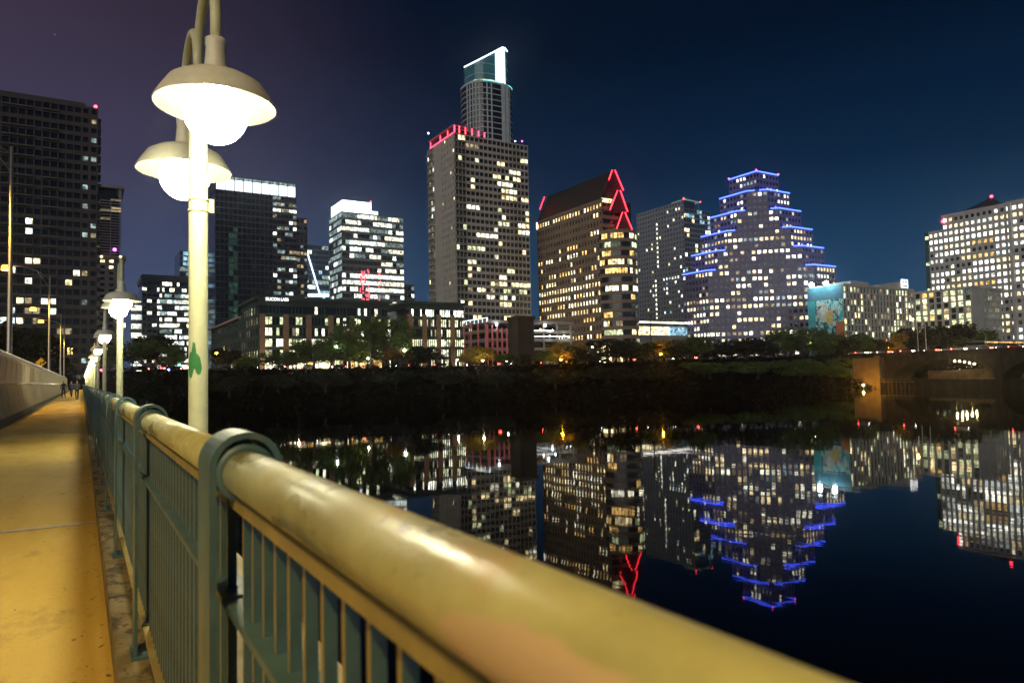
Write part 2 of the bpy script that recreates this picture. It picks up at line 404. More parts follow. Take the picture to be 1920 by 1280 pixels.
_ln = _n.new('ShaderNodeVectorMath'); _ln.operation = 'LENGTH'; _L.new(_tc.outputs['Object'], _mp.inputs[0]); _L.new(_mp.outputs[0], _ln.inputs[0]); _L.new(_tc.outputs['Object'], _nz.inputs['Vector']); _L.new(_nz.outputs[0], _ad.inputs[0]); _L.new(_ln.outputs['Value'], _ad.inputs[2])
_mr = _n.new('ShaderNodeMapRange'); _mr.inputs[1].default_value = 1.12; _mr.inputs[2].default_value = 1.22; _mr.inputs[3].default_value = .92; _mr.inputs[4].default_value = 0; _L.new(_ad.outputs[0], _mr.inputs[0])
_mx = _n.new('ShaderNodeMix'); _mx.data_type = 'RGBA'; _mx.inputs['B'].default_value = (.62, .48, .34, 1); _L.new(_src, _mx.inputs['A']); _L.new(_mr.outputs[0], _mx.inputs['Factor']); _L.new(_mx.outputs['Result'], _b.inputs['Base Color'])
chan = mat('yellowed_paint_and_edge_light', (.36, .30, .12), .5, noise=.3, scale=9)
X_L, X_R, XC, RZ, RR = .203, .335, .269, 9.824, .043     # strap legs, rail axis, rail height, rail radius
PY0, PS, PW = 1.50, 2.13, .15
rail = thing('bridge_railing', 'teal bridge railing with thick cream pipe handrail and hooped strap posts', 'railing', (XC, 0, WZ + .15))
posts = [PY0 + PS * k for k in range(-2, 94)]
sm = MB()                                   # one strap post, local
z0 = WZ + .15 - RZ; ro = (X_R - X_L) / 2; th = .012; prof = [(-ro, z0)]
N = 14
outer = [(-ro, z0)] + [(ro * math.cos(math.pi - math.pi * i / N), ro * math.sin(math.pi * i / N) + .012) for i in range(N + 1)] + [(ro, z0)]
ri = ro - th
inner = [(-ri, z0)] + [(ri * math.cos(math.pi - math.pi * i / N), ri * math.sin(math.pi * i / N) + .012) for i in range(N + 1)] + [(ri, z0)]
k = len(outer)
for yy in (-PW / 2, PW / 2):
    sm.v += [Vector((x, yy, z)) for x, z in outer] + [Vector((x, yy, z)) for x, z in inner]
for i in range(k - 1):
    a, b_ = i, i + 1
    sm.f += [(a, b_, 2 * k + b_, 2 * k + a), (k + b_, k + a, 3 * k + a, 3 * k + b_), (b_, a, k + a, k + b_), (2 * k + a, 2 * k + b_, 3 * k + b_, 3 * k + a)]
strap = sm.mesh('post', teal)
plate = MB().aab(-ro - .012, ro + .012, -PW / 2 - .02, PW / 2 + .02, z0, z0 + .012).mesh('base_plate', teal)
colr = MB().lathe([(RR + .001, -.012), (RR + .013, -.012), (RR + .013, .012), (RR + .001, .012)], n=20)
for v in colr.v: v.y, v.z = v.z, v.y
colr.f = [tuple(reversed(f)) for f in colr.f]; colm = colr.mesh('collar', teal, True)
web = MB().aab(-.004, .004, -.05, .05, RR - .004, ro + .002).mesh('web', teal)
boltm = MB().lathe([(.0001, .010), (.009, .010), (.011, .006), (.011, 0)], n=8).mesh('bolt', teal)
inv = Matrix.Translation(rail.location).inverted()
def put(me, name, loc, parent=rail):
    o = bpy.data.objects.new(name, me); COL.objects.link(o); o.parent = parent
    if parent is rail: o.matrix_parent_inverse = inv
    o.location = loc; return o
for i, py in enumerate(posts):
    p = put(strap, 'post', (XC, py, RZ))
    if i < 10:
        put(plate, 'base_plate', (0, 0, 0), p); put(colm, 'collar', (0, -PW / 2 + .012, 0), p); put(colm, 'collar', (0, PW / 2 - .012, 0), p); put(web, 'web', (0, 0, 0), p)
        for sx in (-1, 1):
            for sy in (-1, 1): put(boltm, 'bolt', (sx * .045, sy * .05, z0 + .012), p)
segs = list(zip(posts, posts[1:]))
def pipe(y0, y1, n=28):
    mb = MB(); mb.tube([(0, y0, 0), (0, y1, 0)], RR, n); return mb
pseg = pipe(0, PS).mesh('handrail', railM, True)
pnear = pipe(0, PS, 48).mesh('handrail', railP, True)
for i, (a, b_) in enumerate(segs[:30]): put(pnear if i == 1 else pseg, 'handrail', (XC, a, RZ))
far = MB(); far.tube([(XC, segs[30][0], RZ), (XC, posts[-1], RZ)], RR, 14); far.build('handrail', railM, rail, True)
def long_bar(name, x, w, z, h, M):
    L_ = PS - .03; me = MB().aab(-w / 2, w / 2, .015, PS - .015, -h / 2, h / 2).mesh(name, M)
    for (a, b_) in segs[:20]: put(me, name, (x, a, z))
    MB().aab(x - w / 2, x + w / 2, segs[20][0], posts[-1], z - h / 2, z + h / 2).build(name, M, rail)
TOPZ, MIDZ, BOTZ = RZ - RR - .012, RZ - .255, WZ + .26
long_bar('top_channel', XC, .045, TOPZ, .022, chan)
long_bar('middle_bar', XC, .062, MIDZ, .014, teal)
long_bar('bottom_bar', XC, .062, BOTZ, .014, chan)
bz0, bz1 = BOTZ - .02, TOPZ
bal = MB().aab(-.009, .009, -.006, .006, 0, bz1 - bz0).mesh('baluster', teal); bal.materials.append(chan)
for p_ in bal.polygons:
    if p_.normal.x < -.9: p_.material_index = 1  # west edges coloured yellow to imitate lamp light falling on them
NB = 25; cnt = 0; rest = MB()
for (a, b_) in segs:
    for i in range(1, NB):
        y = a + PS * i / NB
        if abs(y - a) < PW / 2 or abs(y - b_) < PW / 2: continue
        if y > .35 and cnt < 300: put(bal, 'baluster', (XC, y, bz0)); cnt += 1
        elif a < 110: rest.aab(XC - .009, XC + .009, y - .006, y + .006, bz0, bz1)
rest.build('balusters_beyond', teal, rail, kind='stuff')

# ---- twin globe lamp posts outside the railing
poleM = mat('cream_pole_paint', (.62, .64, .42), .45, noise=.18, scale=6)
shadeO = mat('shade_enamel', (.70, .70, .56), .4, noise=.15, scale=8)
globeM = glow_mat('globe_light', (1, .94, .62), 85, 'AUTO')
shadeI = mat('dark_reflector', (.024, .021, .016), .6)  # inner colour darkened to hold down the brightness around the globe
globeD = glow_mat('globe_dim', (1, .80, .48), 9, 'AUTO')
LX, LY0, LS = .70, 5.42, 12.1
lp = thing('lamp_post', 'tall cream lamp post close by with two glowing globes in dish shades', 'lamp post', (LX, LY0, WZ + .05), 'twin lamp posts along the bridge railing', local=True)
def loc(mb, name, M, parent, smooth=True, label=None):
    o = bpy.data.objects.new(name, mb.mesh(name, M, smooth)); COL.objects.link(o); o.parent = parent
    if label: o['label'] = label
    return o
H = 12.24 - WZ - .05; ARM = .785; RIM = 11.70 - WZ - .05
loc(MB().lathe([(.11, 0), (.11, .03), (.085, .05), (.064, .09), (.064, H)], n=24), 'pole', poleM, lp)
loc(MB().lathe([(.064, 0), (.071, 0), (.071, .012), (.064, .012)], (0, 0, RIM - .42), 20).lathe([(.064, 0), (.071, 0), (.071, .012), (.064, .012)], (0, 0, RIM - .50), 20), 'clamp_band', poleM, lp)
loc(MB().aab(.066, .10, -.03, .03, RIM - .50, RIM - .405), 'clamp_box', poleM, lp, False)
for s_ in (1, -1):
    r_ = ARM / 2; pts = [(0, 0, H - .25)] + [(0, s_ * (r_ - r_ * math.cos(math.pi * i / 16)), H + r_ * math.sin(math.pi * i / 16)) for i in range(17)] + [(0, s_ * ARM, RIM + .33)]
    loc(MB().tube(pts, .034, 12), 'gooseneck_arm', poleM, lp)
    hd = loc(MB().lathe([(.035, .42), (.062, .42), (.062, .385), (.058, .36), (.072, .20), (.075, .185), (.20, .178), (.275, .135), (.325, .06), (.3575, .004), (.3575, -.004),
              (.352, -.004)], (0, s_ * ARM, RIM), 40), 'lamp_shade', shadeO, lp)
    loc(MB().lathe([(.352, -.003), (.31, .058), (.262, .118), (.19, .156), (.06, .163)], (0, s_ * ARM, RIM), 40), 'reflector', shadeI, hd)
    loc(sphere((0, s_ * ARM, RIM - .05), .185, 28, 14), 'globe', globeM, hd)
# one near post, the rest repeat it
N_LP = 16; far_posts = []
for i in range(1, N_LP):
    c = copy_thing(lp, (LX, LY0 + LS * i, WZ + .05), label='twin globe lamp post on the bridge, %s from the camera' % ORD[i])
    far_posts.append(c)
for c in far_posts[1:3]:                    # two posts burn lower
    for sh in c.children:
        for g in sh.children:
            if g.name.startswith('globe'): g.data = g.data.copy(); g.data.materials[0] = globeD
# green paint blotch on the near pole
gbm = MB(); grn = mat('green_spray_paint', (.06, .30, .10), .5, noise=.3, scale=20)
zc = on_y(368, 686, LY0).z - WZ - .05; cols = []
for i in range(13):
    w = math.radians(-168 + 7.6 * i); q = i / 12; hh = .085 * math.sin(math.pi * q) ** .5 + .012 * math.sin(9 * q); z_ = zc + .02 * math.sin(4 * q) + (.02 if 4 < i < 8 else 0)
    cols.append((Vector((.0655 * math.cos(w), .0655 * math.sin(w), z_ - hh * (1.25 if i < 6 else .8))), Vector((.0655 * math.cos(w), .0655 * math.sin(w), z_ + hh + (.05 if 4 < i < 8 else 0)))))
for (a, b_), (c, d) in zip(cols, cols[1:]): gbm.quad(a, c, d, b_)
loc(gbm, 'paint_blotch', grn, lp, True, 'green sprayed paint blotch')

# ---- concrete barrier between walkway and road
barM = mat('barrier_concrete', (.66, .58, .42), .85, noise=.25, scale=1.5, bump=.2); dirty(barM, (.30, .24, .15), 1.7, .54, .7, (1, 1, .25)); dirty(barM, (.16, .12, .08), 6, .63, .6)
bar = thing('road_barrier', 'pale concrete barrier wall left of the walkway with flared feet and steel rail', 'barrier', (-3.2, 0, WZ))
binv = Matrix.Translation(bar.location).inverted()
fl = MB(); XB = -3.0
PL = 3.05
for i_ in range(1):
    pr = [(-.36, 0), (.22, 0), (.20, .16), (.02, .44), (0, 1.0), (0, 1.42), (-.36, 1.42)]
    k = len(pr)
    for yy in (.05, PL - .05): fl.v += [Vector((x, yy, z)) for x, z in pr]
    for i in range(k): j = (i + 1) % k; fl.f.append((i, j, k + j, k + i))
    fl.f += [tuple(reversed(range(k))), tuple(range(k, 2 * k))]
fl.f = [tuple(reversed(f)) for f in fl.f]
fl.f = fl.f
for q in (.25, 1.02, 1.79, 2.56):
    k0 = len(fl.v); fl.v += [Vector(v) for v in ((.0, q, .02), (.30, q, .02), (.02, q, 1.36), (.0, q + .24, .02), (.30, q + .24, .02), (.02, q + .24, 1.36), (.0, q, 1.36), (.0, q + .24, 1.36))]
    fl.f += [(k0, k0 + 1, k0 + 2, k0 + 6), (k0 + 7, k0 + 5, k0 + 4, k0 + 3), (k0 + 1, k0 + 4, k0 + 5, k0 + 2), (k0 + 2, k0 + 5, k0 + 7, k0 + 6)]
flm = fl.mesh('barrier_panel', barM)
upm = MB().aab(-.30, .0, .03, PL - .03, 0, 1.22)
for q in range(5): upm.aab(0, .035, .12 + q * .58, .58 + q * .58, .12, 1.08)
upm = upm.mesh('parapet_panel', barM)
for i in range(int((END + 6) / PL)):
    for me, nm, z_ in ((flm, 'barrier_panel', WZ - .004), (upm, 'parapet_panel', WZ + 1.47)):
        o = bpy.data.objects.new(nm, me); COL.objects.link(o); o.parent = bar; o.matrix_parent_inverse = binv; o.location = (XB, -6 + i * PL, z_)
steel = mat('galvanised_steel', (.45, .43, .38), .4, metal=.7, noise=.2, scale=4)
MB().tube([(XB - .02, -6, WZ + 1.44), (XB - .02, END, WZ + 1.44)], .075, 10).build('pipe_ledge', steel, bar, True)
MB().aab(XB - .18, XB - .12, -6, END, WZ + 2.93, WZ + 2.98).build('top_bar', steel, bar)
rb = MB(); y = -6.
while y < END: rb.aab(XB - .165, XB - .135, y, y + .04, WZ + 2.69, WZ + 2.93); y += .55 if y < 90 else 1.5
rb.build('rail_stubs', steel, bar, kind='stuff')

# ---- tall sodium road lamps beyond the barrier
sodM = glow_mat('sodium_lamp', (1, .62, .12), 9500, 'AUTO')
rlp = thing('road_lamp', 'tall steel road lamp with long mast arm, nearest beyond the barrier', 'road lamp', (-3.65, 51, 10.1), 'tall road lamps on the bridge', local=True)
HP = 14.1
loc(MB().tube([(0, 0, 0), (0, 0, .5), (0, 0, HP)], [.16, .15, .085], 12), 'pole', steel, rlp)
loc(MB().tube([(0, 0, HP - .5), (-1.4, 0, HP + .55), (-2.8, 0, HP + 1.0), (-4.3, 0, HP + 1.08)], .05, 8).tube([(0, 0, HP - 1.6), (-1.4, 0, HP + .5)], .03, 6), 'mast_arm', steel, rlp)
hd = loc(MB().box((-5.0, -.16, HP + 1.0), (.8, 0, 0), (0, .32, 0), (0, 0, .16)), 'lamp_head', steel, rlp, False)
loc(sphere((-4.65, 0, HP + .93), .15, 12, 6), 'lamp_bulb', sodM, hd)
loc(MB().lathe([(.40, .08), (.52, -.02), (.56, -.55)], (-4.65, 0, HP + .98), 16).lathe([(.555, -.55), (.515, -.02), (.39, .08)], (-4.65, 0, HP + .98), 16), 'added_glow_skirt', glow_mat('added_glow_skirt', (1, .42, .035), 6), hd)  # glowing skirt added so the lamp shows orange from afar
for i, yy in enumerate((-8, 110, 168, 200)):
    copy_thing(rlp, (-3.65, yy, 10.1), label=['tall steel road lamp behind the camera lighting the walkway', 'tall steel road lamp with glowing orange head, second beyond the barrier', 'tall steel road lamp with glowing orange head, third beyond the barrier', 'tall steel road lamp farthest along the barrier'][i])
# diamond warning sign past the barrier
sg = thing('warning_sign', 'yellow diamond warning sign with black arrow above the barrier end', 'road sign', (-4.6, 112, 10.1))
yel = mat('sign_yellow', (.85, .50, .02), .5, emit=(1, .6, .02), estr=.0); blk = mat('sign_black', (.01, .01, .01), .6)
MB().tube([(-4.6, 112, 10.1), (-4.6, 112, 13.6)], .04, 8).build('pole', steel, sg)
q = .62; sp_ = MB().box((-4.6, 111.93, 12.95 - q), (q, 0, q), (-q, 0, q), (0, -.02, 0)).build('sign_board', yel, sg)
a_ = MB(); a_.aab(-4.72, -4.62, 111.88, 111.905, 12.6, 12.98); a_.aab(-4.619, -4.4, 111.88, 111.905, 12.88, 12.98); a_.box((-4.4, 111.88, 12.78), (.2, 0, .15), (0, .025, 0), (-.2 + .2, 0, .3)); a_.build('arrow', blk, sp_)

# ================================================================== DOWNTOWN
def wallmat(name, col, n=.2, sc=.25): return mat(name, col, .85, noise=n, scale=sc)
redlamp = glow_mat('red_beacon', (1, .03, .05), 14)
whiteglow = glow_mat('white_floodlit_panel', (.85, .97, 1), 2.2)
whiteneon = glow_mat('white_neon', (.75, .92, 1), 4)
def beacon(B, p, r=.45, M=None): B.part('beacon', sphere(p, r, 10, 6), M or redlamp, True)
def base_of(x0, x1, y0, y1): return ((x0 + x1) / 2, (y0 + y1) / 2, top_z(x0))
G0 = 13.2

# 1 --- dark residential tower at the left edge
Y = 300; p = on_y(184, 203, Y); x1, zt = p.x, p.z; x0 = x1 - 58
B = Bld('residential_tower', 'tall dark brown residential tower with few lit windows at left edge', loc=base_of(x0, x1, Y, Y + 30))
nf = 28; fh = (zt - G0) / nf; B.solid(x0, x1, Y, Y + 30, G0, zt, .5)
lowrow = {j: .12 for j in (4, 5, 6, 7)}; lowrow.update({j: .06 for j in (9, 10, 11, 12, 14)}); lowrow.update({j: .012 for j in range(20, 28)})
B.face((x0, Y), (x1 - 5.2, Y), G0, nf, fh, 22, 1.95, fh * .58, fh * .2, rows(.022, ('warm', 'white', 'cool', 'dim', 'dim'), lowrow, .4, 4), .5)
B.face((x1 - 5.2, Y), (x1, Y), G0, nf, fh, 2, 1.6, fh * .5, fh * .25, rows(.10, ('dimcool', 'dim'), None, 0, 9), .5, t0=0)
B.done(wallmat('brown_tower_wall', (.055, .047, .045)))
bl = MB()
for j in range(6, nf): # balcony slabs
    for i0, i1 in ((4, 7), (12, 16), (17, 19)):
        if (i0 * 7 + j) % 5: bl.aab(x0 + 52.8 * i0 / 22, x0 + 52.8 * i1 / 22, Y - 1.1, Y - .003, G0 + j * fh, G0 + j * fh + .22)
B.part('balcony_slabs', bl, wallmat('brown_slab', (.16, .14, .12)), kind='stuff')
B.part('roof_screen', MB().aab(x0 + 3, x1 - 4, Y + 3, Y + 27, zt, zt + 2.2), MATS['brown_tower_wall']); beacon(B, (x1 - .8, Y + .6, zt + .6), .6)
eb = MB()
for j in range(3, nf): eb.aab(x1 + .003, x1 + 1.1, Y + 4, Y + 12, G0 + j * fh, G0 + j * fh + .9)
B.part('corner_balconies', eb, wallmat('brown_slab', (.16, .14, .12)), kind='stuff')
# 2 --- pale balconied tower beside it
Y = 372; p = on_y(228, 350, Y); x1, zt = p.x, p.z; x0 = x1 - 26; zp = on_y(200, 478, Y - 4).z; xp = on_y(233, 480, Y - 4).x
B = Bld('condominium_tower', 'pale grey condominium tower of stacked balconies behind dark tower', loc=base_of(x0, x1, Y, Y + 24))
nf = 21; fh = (zt - 6 - zp) / nf; B.solid(x0, x1, Y, Y + 24, zp, zt - 5, .8)
B.face((x0, Y), (x1, Y), zp, nf, fh, 6, 4.0, fh * .68, fh * .3, rows(.02, ('dim',), None, 0, 2), .8)
B.wall.aab(x0 - .4, x1 + 1.2, Y - .8, Y + 24, zt - 1.2, zt); B.wall.aab(x0, x0 + 2, Y, Y + 2, zt - 6, zt - 1.2); B.wall.aab(x1 - 1.2, x1, Y, Y + 1.2, zt - 6, zt - 1.2)
B.core.aab(x0 + 2, x1 - 2, Y + 2, Y + 20, zt - 6, zt - 1.25)
nf2 = 20; f2 = (zp - 1.5 - G0) / nf2; B.solid(x0 - 4, xp, Y - 4, Y + 20, G0, zp - 1.5, .4)
B.face((x0 - 4, Y - 4), (xp, Y - 4), G0, nf2, f2, 9, 1.7, f2 * .5, f2 * .28, rows(.06, ('warm', 'white'), {18: .35, 17: .3, 15: .3, 16: .2}, .2, 3), .4)
B.wall.aab(x0 - 5, xp + .8, Y - 4.8, Y + 20, zp - 1.5, zp - .05)
B.done(wallmat('pale_condo_wall', (.34, .31, .29))); beacon(B, on_y(215, 468, Y - .6), .8, glow_mat('purple_light', (.75, .2, 1), 3))
for i, (a, b_) in enumerate(((190, 481), (226, 481))): B.part('terrace_light', sphere(on_y(a, b_, Y - 4.9), .5, 10, 6), glow_mat('warm_terrace_light', (1, .75, .35), 4), True)
# 3 --- office with cool lit floors
Y = 405; a, b_ = on_y(266, 514, Y), on_y(352, 514, Y); x0, x1, zt = a.x, b_.x + 3, a.z
B = Bld('office_block', 'grey office block of cool lit floors left of the near lamp pole', loc=base_of(x0, x1, Y, Y + 30), indiv=120)
nf = 16; fh = (zt - 3 - G0) / nf; B.solid(x0, x1, Y, Y + 30, G0, zt - 3, .3)
B.face((x0, Y), (x0 + 7, Y), G0, nf, fh, 3, 2.0, fh * .5, fh * .3, rows(.15, ('white', 'cool'), None, .2, 5), .3)
B.face((x0 + 7, Y), (x1, Y), G0, nf, fh, 15, (x1 - x0 - 7) / 15 - .12, fh * .62, fh * .22, rows(.42, ('cool', 'white', 'dimcool', 'cool'), None, .5, 6), .3)
B.wall.aab(x0 - .3, x1 + .3, Y - .5, Y + 30, zt - 3, zt)
B.done(wallmat('grey_office_wall', (.22, .23, .24)))
# 3b - small striped block behind it
Y = 450; a, b_ = on_y(246, 568, Y), on_y(268, 568, Y)
B = Bld('low_office', 'small low office with bright striped floors left of grey office block', loc=base_of(a.x, b_.x, Y, Y + 18), indiv=60)
nf = 8; fh = (a.z - G0) / nf; B.solid(a.x, b_.x + 6, Y, Y + 18, G0, a.z, .3)
B.face((a.x, Y), (b_.x + 6, Y), G0, nf, fh, 5, 2.4, fh * .55, fh * .22, rows(.75, ('cool', 'white'), None, .5, 8), .3); B.done(MATS['grey_office_wall'])
# 4 --- blue glass tower behind the lamp pole
Y = 490; a, b_ = on_y(337, 470, Y), on_y(402, 415, Y); zs = a.z; zt = b_.z; xm = on_y(372, 415, Y).x
B = Bld('blue_glass_tower', 'blue glass office tower with white striped top behind the near lamp pole', loc=base_of(a.x, b_.x, Y, Y + 30), indiv=80)
B.core.aab(a.x, xm, Y + .3, Y + 30, G0, zs); B.core.aab(xm + .02, b_.x - .3, Y + .3, Y + 26, G0, zt - .2)
nf = 30; fh = (zt - G0) / nf
B.face((xm, Y), (b_.x, Y), G0, nf, fh, 6, (b_.x - xm) / 6 - .15, fh * .6, fh * .2, rows(.25, ('cool', 'blue', 'dimcool', 'blue'), {26: 0, -1: 1, -2: 1, -3: 1, -4: 1}, .3, 10), .3)
nf2 = 24; f2 = (zs - G0) / nf2
B.face((a.x, Y), (xm - .02, Y), G0, nf2, f2, 6, (xm - a.x) / 6 - .1, f2 * .7, f2 * .2, rows(.28, ('blue', 'dimcool'), None, .6, 12), .3)
B.done(wallmat('steel_blue_frame', (.12, .16, .2)), glassB)
# 5 --- dark tower with white lit crown
Y = 420; a, b_ = on_y(403, 330, Y), on_y(556, 341, Y); x0, x1, zt = a.x, b_.x, (a.z + b_.z) / 2; zc = on_y(480, 362, Y).z
B = Bld('crowned_tower', 'dark glass tower topped by long white lit crown right of near lamp', loc=base_of(x0, x1, Y, Y + 30), indiv=120)
xs_ = on_y(512, 450, Y).x; nf = 30; fh = (zc - G0) / nf
B.solid(x0, x1, Y, Y + 30, G0, zc, .3)
B.face((x0, Y), (xs_, Y), G0, nf, fh, 13, 2.0, fh * .75, fh * .2, lambda i, j, nb, n_: 'teal' if i in (3, 4) and j > 5 and j < 24 and (i * 5 + j * 3) % 4 else None, .3)
B.face((xs_, Y), (x1, Y), G0, nf, fh, 6, (x1 - xs_) / 6 - .25, fh * .55, fh * .25, rows(.35, ('dimcool', 'dimcool', 'cool', 'dim'), None, .2, 21), .3)
xr = on_y(577, 410, Y).x; zr = on_y(565, 408, Y).z; n3 = 24; f3 = (zr - G0) / n3
B.core.aab(x1 + .02, xr - .3, Y + 1.3, Y + 26, G0, zr); B.face((x1 + .02, Y + 1), (xr, Y + 1), G0, n3, f3, 3, 1.5, f3 * .5, f3 * .25, rows(.25, ('dimcool', 'dim'), None, .2, 22), .3)
B.done(wallmat('dark_tower_frame', (.055, .05, .06)))
npn = 9; wv = (x1 - x0 - 1.0) / npn
for i in range(npn): B.part('crown_panel', MB().aab(x0 + .5 + i * wv + .25, x0 + .5 + (i + 1) * wv - .25, Y + .5, Y + .7, zc + .02, zt - 2.2), whiteglow)
cf = MB()
for i in range(npn + 1): cf.aab(x0 + .5 + i * wv - .24, x0 + .5 + i * wv + .24, Y, Y + .69, zc + .01, zt - .4)
cf.aab(x0, x1, Y - .05, Y + .71, zt - .4, zt); cf.aab(x0, x1 + .0, Y + .72, Y + 30, zc, zt - 2.3)
B.part('crown_frame', cf, mat('crown_steel', (.05, .05, .055), .5))
wl = MB()
for i in range(npn): wl.aab(x0 + .5 + i * wv + .25, x0 + .5 + (i + 1) * wv - .25, Y + .52, Y + .68, zt - 2.17, zt - .42)
B.part('crown_lattice', wl, LIT['dimcool'], kind='stuff')
# 6 --- sail tower with slanted light
Y = 590; a, b_ = on_y(572, 458, Y), on_y(622, 455, Y)
B = Bld('sail_tower', 'blue glass tower with slanted white light line between two office towers', loc=base_of(a.x, b_.x, Y, Y + 20), indiv=60)
nf = 26; fh = (a.z - G0) / nf; B.core.aab(a.x, b_.x, Y + .3, Y + 20, G0, a.z - .02)
B.face((a.x, Y), (b_.x, Y), G0, nf, fh, 8, (b_.x - a.x) / 8 - .15, fh * .7, fh * .2, rows(.14, ('blue', 'cool', 'dimcool'), {13: .5, 9: .5, 8: .6}, .5, 31), .3)
B.done(MATS['steel_blue_frame'], glassB)
B.part('light_line', MB().tube([on_y(574, 466, Y - 1), on_y(601, 556, Y - 1)], .55, 6), glow_mat('sail_light', (.7, .88, 1), 2.6))
B.part('lit_terrace', MB().box(on_y(577, 556, Y - 1.2), (on_y(617, 556, Y - 1.2) - on_y(577, 556, Y - 1.2)), (0, .4, 0), (0, 0, 2.4)), whiteglow)
# 7 --- office with white crown
Y = 430; c_ = on_y(640, 405, Y); x0 = c_.x; b_ = on_y(756, 408, Y); x1, zt = b_.x, b_.z; y1 = on_x(617, 420, x0).y
B = Bld('white_crown_office', 'glass office tower with bright white stepped crown and cool lit floors', loc=base_of(x0, x1, Y, y1), indiv=230)
nf = 24; fh = (zt - G0) / nf; B.solid(x0, x1, Y, y1, G0, zt, .3)
B.face((x0, Y), (x1, Y), G0, nf, fh, 16, (x1 - x0) / 16 - .15, fh * .6, fh * .2, rows(.36, ('cool', 'white', 'cool', 'dimcool'), {-1: .7, -2: .55, -3: .5, -5: .2, -8: .15}, .6, 41), .3, t0=.3)
B.face((x0, y1), (x0, Y), G0, nf, fh, 6, (y1 - Y) / 6 - .12, fh * .66, fh * .2, rows(.5, ('dimcool', 'dimcool', 'cool'), {-1: .9, -2: .9}, .6, 42), .3)
B.done(wallmat('slate_frame', (.14, .16, .18)))
xc = on_y(697, 380, Y + .6).x; zc = on_y(670, 377, Y + .6).z; npn = 8
cr_ = MB().aab(x0 + 1.5, xc, Y + 1.7, y1 - 1, zt, zc - .4); B.part('crown_core', cr_, MATS['slate_frame'])
for i in range(npn):
    w_ = (xc - x0 - 1.5) / npn
    B.part('crown_panel', MB().aab(x0 + 1.5 + i * w_ + .08, x0 + 1.5 + (i + 1) * w_ - .08, Y + 1.3, Y + 1.65, zt + .05, zc), whiteglow)
for i in range(5):
    w_ = (y1 - Y - 2.7) / 5
    B.part('crown_panel', MB().aab(x0 + 1.1, x0 + 1.45, Y + 1.7 + i * w_ + .08, Y + 1.7 + (i + 1) * w_ - .08, zt - 4, zc), whiteglow)
B.part('crown_panel', MB().aab(xc + .1, xc + 4.6, Y + 2, Y + 8, zt + .05, zt + 2.6), whiteglow)
beacon(B, (xc - .4, Y + 1.4, zc + .6), .5); beacon(B, (x0 + 2, y1 - 1, zc + .4), .4)
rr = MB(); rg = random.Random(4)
for i in range(46):                          # red neon reflections on the glass, put in as small glowing boxes
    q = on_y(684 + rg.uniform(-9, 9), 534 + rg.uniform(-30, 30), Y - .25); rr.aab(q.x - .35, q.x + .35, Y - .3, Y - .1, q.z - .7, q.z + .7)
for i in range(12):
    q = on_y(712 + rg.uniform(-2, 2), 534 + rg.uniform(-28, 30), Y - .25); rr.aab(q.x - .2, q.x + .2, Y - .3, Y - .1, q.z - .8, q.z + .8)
B.part('red_neon_reflections', rr, glow_mat('red_reflection_glow', (1, .10, .14), 1.6), kind='stuff')
# 7b
Y = 470; a, b_ = on_y(752, 533, Y), on_y(777, 533, Y)
B = Bld('annex_block', 'low glass annex with two lit strips right of white crowned tower', loc=base_of(a.x, b_.x, Y, Y + 15), indiv=40)
nf = 12; fh = (a.z - G0) / nf; B.solid(a.x, b_.x, Y, Y + 15, G0, a.z, .3); B.face((a.x, Y), (b_.x, Y), G0, nf, fh, 4, 2.0, fh * .5, fh * .25, rows(.25, ('dimcool', 'cool'), {-3: .8, -5: .6}, .5, 44), .3); B.done(MATS['slate_frame'])

# 8 --- tall residential tower with red lit top
Y = 310; c_ = on_y(852, 268, Y); x0 = c_.x; x1 = on_y(990, 290, Y).x; zt = on_y(960, 268, Y).z; y1 = on_x(801, 300, x0).y
B = Bld('red_topped_tower', 'tall grey apartment tower with red lit crown and many balcony windows', loc=base_of(x0, x1, Y, y1))
nf = 34; fh = (zt - G0) / nf; B.solid(x0, x1, Y, y1, G0, zt, .45)
xm = x0 + (x1 - x0) * .56
lf = rows(.075, ('warm', 'white', 'warm', 'green', 'dim'), {-4: .12, -9: .05, -6: .10, 14: .12, 8: .14, 6: .14, 11: .1}, .45, 51)
B.face((x0, Y), (x0 + 6.2, Y), G0, nf, fh, 3, 1.85, fh * .72, fh * .14, lf, .45, t0=.45)
B.face((x0 + 6.2, Y), (xm, Y), G0, nf, fh, 7, 2.15, fh * .58, fh * .22, lf, .5)
B.face((xm, Y), (x1, Y), G0, nf, fh, 8, 2.0, fh * .62, fh * .2, rows(.11, ('warm', 'white', 'warm', 'green'), {7: .2, 3: .2, 12: .2, 20: .14, 27: .2, 29: .2}, .4, 52), .45)
B.face((x0, y1), (x0, y1 - 8), G0, nf, fh, 4, 1.6, fh * .66, fh * .2, rows(.12, ('warm', 'cool', 'dim'), None, .2, 53), .45)
B.wall.aab(x0, x0 + .44, y1 - 16.5, y1 - 8.05, G0, zt)
B.face((x0, y1 - 16.5), (x0, Y), G0, nf, fh, 5, 1.0, fh * .48, fh * .3, rows(.06, ('warm', 'white'), None, .1, 54), .45)
B.done(wallmat('apartment_concrete', (.42, .39, .34)))
slab = MB()
for j in range(1, nf):
    slab.aab(x0 - .7, x0 + 6.0, Y - .9, Y - .003, G0 + j * fh - .05, G0 + j * fh + .16); slab.aab(xm + 8.2, xm + 13.5, Y - .8, Y - .003, G0 + j * fh - .05, G0 + j * fh + .16)
    slab.aab(x0 - .8, x0 - .003, y1 - 7, y1, G0 + j * fh - .05, G0 + j * fh + .16)
B.part('balcony_slabs', slab, wallmat('balcony_concrete', (.44, .42, .38)), kind='stuff')
rgl = MB()
